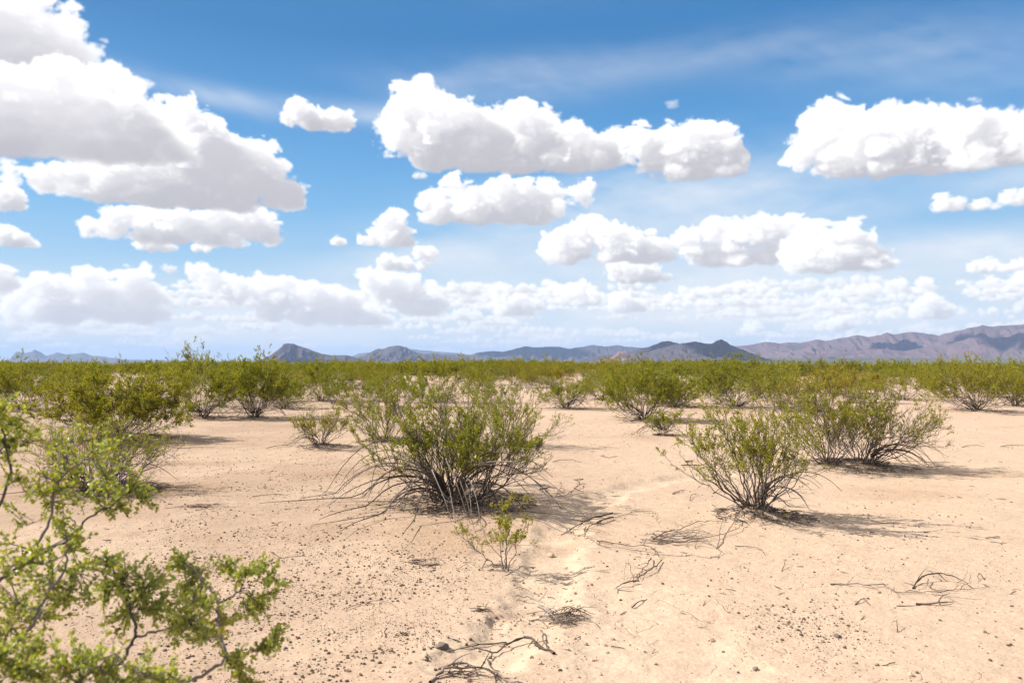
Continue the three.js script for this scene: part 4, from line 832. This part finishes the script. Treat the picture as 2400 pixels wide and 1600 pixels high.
const sticks = [
  ['short stick with a fork standing up right of centre', [[1796, 1312, 0], [1804, 1302, 0.05], [1806, 1298, 0.08]], 0.007, 1], ['slender curved twig on gravelly sand near the foreground leaves', [[620, 1270, 0.01], [650, 1282, 0.01], [700, 1277, 0]], 0.006, 1],
  ['thin dark twig lying across open sand left of centre', [[578, 1143, 0.01], [615, 1138, 0.02], [660, 1137, 0]], 0.009, 1], ['long thin root like twig right of the bushy left shrub', [[345, 1018, 0.02], [420, 1030, 0.02], [492, 1028, 0]], 0.012, 1],
  ['brown stick on the sand left of the small sapling', [[968, 1302, 0.01], [990, 1300, 0.02], [1005, 1296, 0]], 0.012, 0], ['stick with frayed end near the right foreground leaves', [[590, 1388, 0.02], [615, 1378, 0.03], [640, 1375, 0]], 0.009, 1],
  ['pale wavy twig on gravel at bottom centre left', [[795, 1402, 0.01], [830, 1390, 0.02], [880, 1386, 0.02], [915, 1398, 0]], 0.005, 1], ['crooked twig on sand above the looped dark branch', [[1380, 1048, 0], [1400, 1052, 0.02], [1418, 1048, 0]], 0.011, 1],
  ['pair of crossed dark twigs on pale sand left of the fan shaped shrub', [[1545, 1136, 0.01], [1560, 1130, 0.02], [1572, 1127, 0.01]], 0.012, 1], ['angular hooked twig on pale sand left of the fan shaped shrub', [[1585, 1150, 0], [1590, 1142, 0.05], [1605, 1138, 0.01]], 0.009, 1],
  ['small curled bark scrap nearest the fan shaped shrub', [[1638, 1134, 0], [1650, 1130, 0.04], [1652, 1124, 0.01]], 0.011, 1], ['thin stick far right on open sand', [[2265, 1238, 0.01], [2285, 1236, 0.02], [2298, 1232, 0]], 0.009, 0],
  ['thin reddish stick just under another at far right', [[2275, 1246, 0.01], [2315, 1248, 0]], 0.007, 0], ['curled twig alone at right of the arched branch', [[2262, 1332, 0], [2252, 1326, 0.05], [2248, 1330, 0.03], [2250, 1336, 0]], 0.007, 1],
  ['dead stick at the right edge beside open sand', [[2300, 1028, 0.02], [2330, 1024, 0.03], [2360, 1024, 0]], 0.014, 1], ['twisted twig right of the wide olive shrub', [[2210, 1028, 0.0], [2240, 1024, 0.03], [2262, 1026, 0]], 0.01, 1],
  ['stick lying by a rut at the right of the twig heap', [[1452, 1398, 0.01], [1465, 1390, 0.03], [1484, 1378, 0]], 0.011, 1], ['dark curved twig near the bottom left of centre', [[888, 1450, 0.03], [884, 1455, 0.02], [886, 1465, 0]], 0.009, 1],
  ['thin twig right of the bushy shadow under the fan shaped shrub', [[2000, 1198, 0.01], [2030, 1202, 0.01], [2060, 1200, 0]], 0.009, 0], ['short stub lying beyond the sandy rise behind the fan shaped shrub', [[1575, 1062, 0.02], [1595, 1060, 0.03]], 0.03, 2],
  ['long low bough lying behind the fan shaped shrub', [[1565, 1072, 0.02], [1610, 1070, 0.03], [1650, 1068, 0.02]], 0.018, 1], ['crumpled twig cluster between the largest shrub and the open sand', [[1270, 1062, 0.01], [1300, 1060, 0.05], [1335, 1062, 0]], 0.011, 1],
  ['thin twig trailing on sand right of the small dome shrub', [[610, 1032, 0.02], [660, 1022, 0.03], [700, 1018, 0.02]], 0.012, 0], ['bleached twig near the foot of the small sapling', [[1050, 1308, 0], [1085, 1300, 0.05], [1110, 1312, 0.01]], 0.004, 0],
  ['upright broken twig lower right on bare sand', [[2062, 1452, 0], [2062, 1446, 0.04], [2061, 1440, 0.07]], 0.007, 1], ['brown twig in gravel patch at lower right', [[1965, 1390, 0], [1980, 1382, 0.03], [1992, 1378, 0.01]], 0.009, 1],
];
for (const [label, p, r, c] of sticks) deadWood('twig', label, 'twig', [{ n: 'stick', p, r: r * 0.8, c, t: 1, tl: 0.06, k: 0.9 }], 'single twigs on the sand');
deadWood('brush_pile', 'low heap of brown twigs below the bushy shrub at left', 'brush pile', heap(460, 1165, 45, 6, 14, 60, 0.04, 71, [0, 1]));
deadWood('brush_pile', 'scattered flat twigs beside the brown stick left of the sapling', 'brush pile', heap(985, 1292, 45, 9, 12, 45, 0.02, 72, [0, 1]));
deadWood('brush_pile', 'wispy dry tuft beside the rill left of the twig heap', 'brush pile', heap(1105, 1402, 16, 5, 12, 26, 0.05, 73, [0, 0]));

// ---------------------------------------------------------------- stones
function stoneGeometry(seed, flat = 0.65, detail = 1) {
  const g = new THREE.IcosahedronGeometry(1, detail), p = g.attributes.position;
  for (let i = 0; i < p.count; i++) { const x = p.getX(i), y = p.getY(i), z = p.getZ(i), s = 1 + 0.32 * noise3(x * 1.4 + seed * 3.1, y * 1.4, z * 1.4) + 0.12 * noise3(x * 4 + seed, y * 4, z * 4); p.setXYZ(i, x * s, y * s * flat, z * s * 0.85); }
  g.computeVertexNormals();
  return g;
}
const stoneMats = [[0.12, 0.092, 0.075], [0.36, 0.262, 0.185], [0.18, 0.135, 0.105]].map((c) => new THREE.MeshStandardMaterial({ color: new THREE.Color().setRGB(...c), roughness: 0.95, flatShading: true }));
[[1017, 1488, 0.036, 0, 'dark rounded stone alone on the sand left of the hook shaped branch'], [1925, 1463, 0.022, 0, 'flat brown stone below the gravel patch at lower right'], [1735, 1538, 0.018, 2, 'small brown stone near the bottom edge at right'], [2093, 1552, 0.02, 1, 'pale chipped stone near the bottom at right'], [820, 1340, 0.024, 1, 'pale stone beside dark gravel left of the sapling'], [1265, 1278, 0.035, 1, 'pale clod on the lip of the rill right of the sapling'], [1634, 1472, 0.02, 1, 'pale pebble by the rut at lower right']].forEach(([x, y, s, k, label], i) => {
  const o = shadows(new THREE.Mesh(stoneGeometry(i + 1), stoneMats[k])), p = groundAt(x, y);
  o.position.set(p.x, p.y + s * 0.2, p.z); o.scale.setScalar(s); o.rotation.y = i * 1.7;
  o.name = numbered('stone');
  scene.add(tag(o, label, 'stone'));
});

// ---------------------------------------------------------------- gravel, crumbs of crust and twig litter: beyond counting
function scatter(name, label, category, geometry, material, list, tint) {
  const im = shadows(new THREE.InstancedMesh(geometry, material, list.length)), M = new THREE.Matrix4(), c = new THREE.Color();
  list.forEach((q, i) => { M.compose(q.p, q.q, q.s); im.setMatrixAt(i, M); im.setColorAt(i, c.setRGB(...q.c)); });
  im.name = name;
  im.userData = { kind: 'stuff', label, category };
  scene.add(im);
}
const gravelMat = new THREE.MeshStandardMaterial({ color: 0xffffff, roughness: 0.95, flatShading: true });
gravelMat.specularIntensity = 0.3;
const gravelBeds = [[880, 1400, 150, 110, 2.4], [560, 1470, 220, 120, 2.2], [640, 1260, 260, 110, 1.4], [700, 1120, 300, 70, 1.0], [1880, 1420, 150, 38, 3.2], [2050, 1250, 330, 60, 0.5], [560, 1060, 250, 40, 0.8], [420, 1330, 150, 120, 1.6], [1700, 1330, 120, 30, 0.7], [1360, 1010, 200, 26, 0.9], [690, 1420, 90, 90, 2.6], [950, 1310, 130, 50, 1.2]];
{
  const r = rng(909), list = [], fine = [];
  let tries = 0;
  const put = (px, py, big) => {
    const p = groundAt(px, py), s = (big ? 0.0032 + 0.0088 * Math.pow(r(), 3) : 0.0018 + 0.0026 * r()), k = r(), t = k < 0.06 ? [0.42, 0.34, 0.27] : k < 0.3 ? [0.2, 0.14, 0.1] : [0.085 + 0.05 * r(), 0.058 + 0.034 * r(), 0.042 + 0.024 * r()];
    list.push({ p: V3(p.x, p.y + s * 0.25, p.z), q: new THREE.Quaternion().setFromEuler(new THREE.Euler(r() * 0.5, r() * 6.28, r() * 0.5)), s: V3(s * (0.8 + 0.6 * r()), s * (0.7 + 0.5 * r()), s * (0.8 + 0.6 * r())), c: t });
  };
  while (list.length < 11000 && tries++ < 400000) {
    // even over the ground, then kept by how stony it is there
    const d = 3.4 + 21 * Math.pow(r(), 1.5), az = (r() * 2 - 1) * 0.66, x = Math.tan(az) * d, z = -d, px = VW / 2 + x / d * FPX, py = 828 + EYE / d * FPX;
    if (px < -60 || px > VW + 60) continue;
    let w = 0.10;
    for (const [bx, by, rx, ry, k] of gravelBeds) w += k * 0.42 * Math.exp(-(((px - bx) / rx) ** 2 + ((py - by) / ry) ** 2));
    w *= smooth(-0.35, 0.45, fbm(x * 2.2, 6.2, z * 2.2, 3) + 0.12) * 1.5;
    if (rillAt(x, z)[1] > 0.2) w *= 0.15;
    if (r() < w) put(px, py, true);
  }
  tries = 0;
  while (list.length < 36000 && tries++ < 400000) {
    const d = 3.4 + 16 * Math.pow(r(), 1.5), az = (r() * 2 - 1) * 0.66, x = Math.tan(az) * d, z = -d, px = VW / 2 + x / d * FPX, py = 828 + EYE / d * FPX;
    let w = 0.16 + 0.25 * smooth(0.3, -0.3, az);
    for (const [bx, by, rx, ry, k] of gravelBeds) w += k * 0.3 * Math.exp(-(((px - bx) / (rx * 1.4)) ** 2 + ((py - by) / (ry * 1.4)) ** 2));
    w *= smooth(-0.3, 0.35, fbm(x * 1.5 + 7, 6.2, z * 1.5, 4));
    if (r() < w) put(px, py, false);
  }
  scatter('gravel', 'dark gravel and crumbs strewn over the sand', 'gravel', stoneGeometry(40, 0.75, 0), gravelMat, list);
  // crumbs of broken crust along the rills
  const crumbs = [];
  for (let i = 0; i < 420; i++) {
    const q = rills[Math.floor(r() * 3)], k = Math.floor(r() * (q.p.length - 1)), t = r(), side = r() < 0.5 ? -1 : 1, x = mix(q.p[k][0], q.p[k + 1][0], t) + side * q.w * (0.1 + 1.3 * r()), z = mix(q.p[k][1], q.p[k + 1][1], t) + (r() - 0.5) * q.w * 1.6;
    const s = 0.003 + 0.013 * Math.pow(r(), 3.5), b = 0.8 + 0.35 * r();
    crumbs.push({ p: V3(x, heightAt(x, z) + s * 0.2, z), q: new THREE.Quaternion().setFromEuler(new THREE.Euler(r(), r() * 6, r())), s: V3(s, s * 0.8, s), c: [0.41 * b, 0.3 * b, 0.21 * b] });
  }
  scatter('soil_crumbs', 'crumbs of pale broken crust along the rills', 'soil', stoneGeometry(41, 0.8, 0), gravelMat, crumbs);
  // litter under the shrubs and over the sand
  const bit = new Shape();
  bit.tube([V3(-0.5, 0, 0), V3(-0.15, 0.05, 0.04), V3(0.2, 0.02, -0.03), V3(0.5, 0.04, 0.05)], [0.05, 0.055, 0.045, 0.03], 4, [1, 1, 1]);
  const litter = [];
  const drop = (x, z, len, lift) => {
    const k = r(), c = DEAD[k < 0.45 ? 1 : k < 0.8 ? 0 : 2], b = 0.7 + 0.5 * r(), th = len * (0.4 + 0.5 * r());
    litter.push({ p: V3(x, heightAt(x, z) + 0.003 + lift * r(), z), q: new THREE.Quaternion().setFromEuler(new THREE.Euler(0, r() * 6.28, (r() - 0.5) * 0.25 * (lift ? 2 : 0.3))), s: V3(len, Math.min(th, 0.07), Math.min(th, 0.07)), c: c.map((v) => v * b) });
  };
  for (const [x, z, rad, n] of litterSpots) for (let i = 0; i < n * 1.6; i++) { const a = r() * 6.283, q = rad * Math.pow(r(), 0.62); drop(x + Math.cos(a) * q + rad * 0.15, z + Math.sin(a) * q * 0.9, 0.04 + 0.14 * r(), 0.03); }
  for (let i = 0; i < 1500; i++) { const d = 4.2 + 18 * Math.pow(r(), 1.3), az = (r() * 2 - 1) * 0.64, x = Math.tan(az) * d; if (noise3(x, 8.8, -d) > -0.1) drop(x, -d, 0.02 + 0.09 * r() * r(), 0.002); }
  scatter('twig_litter', 'fine dead twig litter under the shrubs and over the sand', 'litter', bit.geometry(), barkMat, litter);
}

// ---------------------------------------------------------------- white farm buildings on the valley floor
{
  const wallMat = new THREE.MeshStandardMaterial({ color: new THREE.Color().setRGB(0.74, 0.73, 0.7), roughness: 0.8 }), roofMat = new THREE.MeshStandardMaterial({ color: new THREE.Color().setRGB(0.78, 0.78, 0.77), roughness: 0.6 });
  for (const [px, w, label] of [[1850, 17, 'left one of two tiny white buildings far out on the valley floor'], [1873, 21, 'right one of two tiny white buildings far out on the valley floor'], [2337, 15, 'tiny white building on the valley floor near the right edge']]) {
    const v = dirOf(px, 830), R = 2300 / Math.hypot(v.x, v.z), x = v.x * R, z = v.z * R, g = new THREE.Group(), h = 4;
    g.name = numbered('farm_building'); g.position.set(x, heightAt(x, z), z); g.rotation.y = 0.25;
    const a = shadows(new THREE.Mesh(new THREE.BoxGeometry(w, h, 11).translate(0, h / 2, 0), wallMat)); a.name = 'wall';
    const sh = new THREE.Shape([new THREE.Vector2(-6.2, 0), new THREE.Vector2(6.2, 0), new THREE.Vector2(0, 2.6)]);
    const b = shadows(new THREE.Mesh(new THREE.ExtrudeGeometry(sh, { depth: w + 1, bevelEnabled: false }).rotateY(PI / 2).translate(-(w + 1) / 2, h + 0.01, 0), roofMat)); b.name = 'roof';
    const c = shadows(new THREE.Mesh(new THREE.BoxGeometry(3, 3, 0.2).translate(0, 1.5, 5.6), roofMat)); c.name = 'door';
    g.add(a, b, c);
    scene.add(tag(g, label, 'building', 'white buildings on the valley floor'));
  }
}

// ---------------------------------------------------------------- the shrub right before the lens at lower left
{
  const root = new THREE.Group(), r = rng(2024), base = V3(-1.75, heightAt(-1.75, -1.95), -1.95);
  root.name = numbered('creosote_shrub');
  root.position.copy(base);
  tag(root, 'blurred bright green leafy shrub closest to the viewer at lower left', 'shrub');
  scene.add(root);
  const at = (x, y, d) => { const v = dirOf(x, y); return V3(v.x, v.y, v.z).multiplyScalar(d / -v.z).add(V3(0, EYE, 0)).sub(base); };
  // stems: picture path with distance; clumps: where the leaves gather
  const stems = [
    { p: [[-420, 1900, 1.95], [-200, 1640, 1.95], [-60, 1420, 1.98], [0, 1330, 2.0], [80, 1250, 2.03], [118, 1180, 2.05], [130, 1110, 2.08], [185, 1060, 2.1]], r: 0.0095, c: [[90, 1085, 45, 5], [150, 1050, 55, 9], [225, 1030, 55, 10], [260, 1010, 32, 6], [185, 1110, 50, 9], [240, 1090, 45, 7], [150, 1130, 45, 8], [120, 1150, 34, 5]] },
    { p: [[-380, 1900, 1.9], [-160, 1480, 1.85], [-40, 1240, 1.85], [20, 1100, 1.88], [8, 1010, 1.9], [0, 960, 1.9]], r: 0.008, c: [[0, 950, 42, 11], [40, 965, 36, 8], [20, 1010, 45, 9], [60, 1010, 26, 4], [-20, 1050, 50, 6], [10, 930, 24, 5], [45, 1100, 30, 4]] },
    { p: [[0, 1330, 2.0], [90, 1275, 2.03], [165, 1235, 2.06], [200, 1192, 2.1], [250, 1165, 2.12], [300, 1130, 2.14]], r: 0.0065, c: [[300, 1120, 42, 10], [330, 1140, 28, 6], [245, 1160, 34, 7], [280, 1165, 26, 4]] },
    { p: [[-420, 1900, 1.95], [-140, 1620, 1.8], [0, 1510, 1.78], [70, 1435, 1.8], [105, 1370, 1.82], [150, 1300, 1.85], [150, 1240, 1.88]], r: 0.009, c: [[150, 1220, 26, 4], [165, 1260, 36, 7], [60, 1290, 42, 8], [120, 1320, 62, 16], [185, 1320, 50, 12], [30, 1370, 60, 14], [90, 1400, 55, 12], [150, 1380, 42, 8], [20, 1430, 50, 10], [0, 1250, 40, 4]] },
    { p: [[-300, 1950, 1.9], [60, 1720, 1.75], [220, 1600, 1.74], [275, 1520, 1.76], [308, 1462, 1.78], [300, 1400, 1.8], [280, 1340, 1.83], [240, 1280, 1.86]], r: 0.0085, c: [[245, 1290, 36, 8], [280, 1330, 50, 14], [330, 1360, 52, 14], [230, 1350, 42, 8], [370, 1385, 34, 8], [300, 1410, 44, 9], [340, 1330, 30, 5]] },
    { p: [[308, 1462, 1.78], [360, 1450, 1.8], [410, 1435, 1.83], [450, 1410, 1.86]], r: 0.005, c: [[395, 1425, 36, 7], [440, 1430, 42, 9], [470, 1450, 30, 5]] },
    { p: [[60, 1900, 1.9], [300, 1640, 1.86], [412, 1570, 1.87], [460, 1552, 1.88], [518, 1510, 1.9], [500, 1440, 1.93], [498, 1385, 1.95], [465, 1330, 1.97], [430, 1300, 1.98]], r: 0.0085, c: [[415, 1290, 24, 8], [445, 1310, 34, 9], [420, 1350, 34, 7], [430, 1395, 40, 9], [475, 1400, 42, 10], [510, 1430, 46, 10], [480, 1460, 34, 6]] },
    { p: [[498, 1385, 1.95], [530, 1370, 1.98], [555, 1350, 2.0], [545, 1320, 2.02], [590, 1310, 2.04]], r: 0.0042, c: [[520, 1300, 22, 5], [565, 1310, 30, 7], [605, 1305, 26, 6], [630, 1330, 24, 5], [600, 1385, 30, 7], [570, 1395, 26, 5], [630, 1360, 18, 3]] },
    { p: [[518, 1510, 1.9], [560, 1500, 1.93], [610, 1480, 1.96]], r: 0.0035, c: [[600, 1490, 24, 5], [630, 1455, 24, 4], [625, 1475, 20, 3]] },
    { p: [[518, 1510, 1.9], [545, 1545, 1.9], [560, 1590, 1.9]], r: 0.0045, c: [[550, 1510, 30, 7], [560, 1545, 28, 6], [575, 1570, 26, 5], [530, 1530, 20, 3]] },
    { p: [[-100, 1950, 1.8], [60, 1700, 1.6], [150, 1590, 1.58], [210, 1540, 1.6], [260, 1500, 1.62]], r: 0.0075, c: [[140, 1530, 50, 9], [205, 1510, 46, 9], [250, 1540, 50, 10], [330, 1555, 50, 10], [390, 1555, 34, 7], [280, 1570, 50, 8], [180, 1570, 50, 8]] },
    { p: [[-300, 1900, 1.8], [-120, 1650, 1.55], [-40, 1560, 1.53], [20, 1510, 1.55]], r: 0.008, c: [[10, 1500, 45, 10], [40, 1545, 50, 11], [-10, 1560, 55, 10], [80, 1500, 34, 5], [90, 1560, 34, 5]] },
    { p: [[165, 1235, 2.06], [175, 1215, 2.07], [160, 1190, 2.1], [140, 1180, 2.12]], r: 0.004, c: [[30, 1190, 34, 4], [150, 1200, 22, 4]] },
  ];
  for (const s of stems) {
    const wood = new Shape(), leaf = new Shape(), bark = [[0.1, 0.08, 0.07], [0.075, 0.06, 0.055], [0.16, 0.14, 0.125]][Math.floor(r() * 3)];
    const curve = new THREE.CatmullRomCurve3(s.p.map(([x, y, d]) => at(x, y, d)), false, 'centripetal'), n = s.p.length * 5, pts = [], rad = [];
    for (let i = 0; i <= n; i++) { const p = curve.getPoint(i / n).add(unit(r).multiplyScalar(0.0035)); pts.push(p); rad.push(mix(s.r * 0.62, s.r * 0.22, i / n) * (i % 5 === 0 ? 1.18 : 1)); }
    wood.tube(pts, rad, 7, bark);
    for (const [cx, cy, cr, count] of s.c) {
      const d0 = s.p[s.p.length - 1][2], C = at(cx, cy, d0 + (r() - 0.5) * 0.12), R = cr / FPX * d0;
      // a side branch from the nearest point of the stem, then twigs that fill the clump
      let best = 0, bd = 1e9;
      pts.forEach((p, i) => { const q = p.distanceTo(C) + 0.12 * Math.max(0, p.y - C.y); if (q < bd) { bd = q; best = i; } });
      const bp = [], br = [], m = 6, A0 = pts[best];
      for (let i = 0; i <= m; i++) { const t = i / m, p = A0.clone().lerp(C, t); p.y -= 0.12 * bd * Math.sin(t * PI); p.add(unit(r).multiplyScalar(i && i < m ? 0.008 : 0)); bp.push(p); br.push(mix(Math.min(0.0026, rad[best] * 0.7), 0.0013, t)); }
      wood.tube(bp, br, 5, bark);
      for (let k = 0; k < count * 1.45; k++) {
        const from = bp[3 + Math.floor(r() * 4)], to = C.clone().add(unit(r).multiplyScalar(R * 1.75 * Math.cbrt(r())));
        const e = to.clone().sub(from), tl = Math.min(e.length(), 0.11); e.normalize();
        const start = to.clone().addScaledVector(e, -tl);
        wood.tube([start.clone().lerp(from, 0.5), start, to.clone().lerp(start, 0.5).add(unit(r).multiplyScalar(0.004)), to], [0.0012, 0.0011, 0.001, 0.0008], 3, bark);
        const q0 = to.clone().addScaledVector(e, -Math.min(0.06, tl)), pairs = 6 + Math.floor(r() * 6);
        for (let w = 0; w < pairs; w++) for (const sd of [-1, 1]) {
          const t = (w + 0.5 * r()) / pairs, p = q0.clone().lerp(to, t).add(unit(r).multiplyScalar(0.007 * r()));
          tmpD.copy(e).multiplyScalar(0.55).add(unit(r).multiplyScalar(0.75)); tmpD.y += 0.2; tmpD.normalize();
          facing(tmpD, tmpW, r, 1.5);
          const len = 0.0085 + 0.006 * r();
          leaf.leaf(p, tmpD, tmpW, len, len * 0.36, leafTone(r, { yellow: 0.1, tone: [1.3, 1.36, 1.2] }));
        }
      }
    }
    const w = wood.mesh('stem', barkMat, root), f = leaf.mesh('foliage', nearLeafMat, w);
    if (f) f.userData.kind = 'stuff';
  }
  // yellow flowers
  const petal = new Shape();
  for (let k = 0; k < 5; k++) { const a = k / 5 * PI * 2, d = V3(Math.cos(a) * 0.9, 0.42, Math.sin(a) * 0.9).normalize(); petal.leaf(V3(0, 0, 0), d, V3(-Math.sin(a), 0, Math.cos(a)), 0.008, 0.0032, [1, 1, 1]); }
  const pg = petal.geometry();
  for (const [x, y, d] of [[150, 1258, 1.88], [505, 1457, 1.93], [514, 1453, 1.94], [2, 952, 1.88]]) {
    const f = shadows(new THREE.Mesh(pg, petalMat));
    f.name = 'flower'; f.position.copy(at(x, y, d)); f.rotation.set(0.9, r() * 6, 0.3 * r());
    root.add(f);
  }
}

renderer.render(scene, camera);
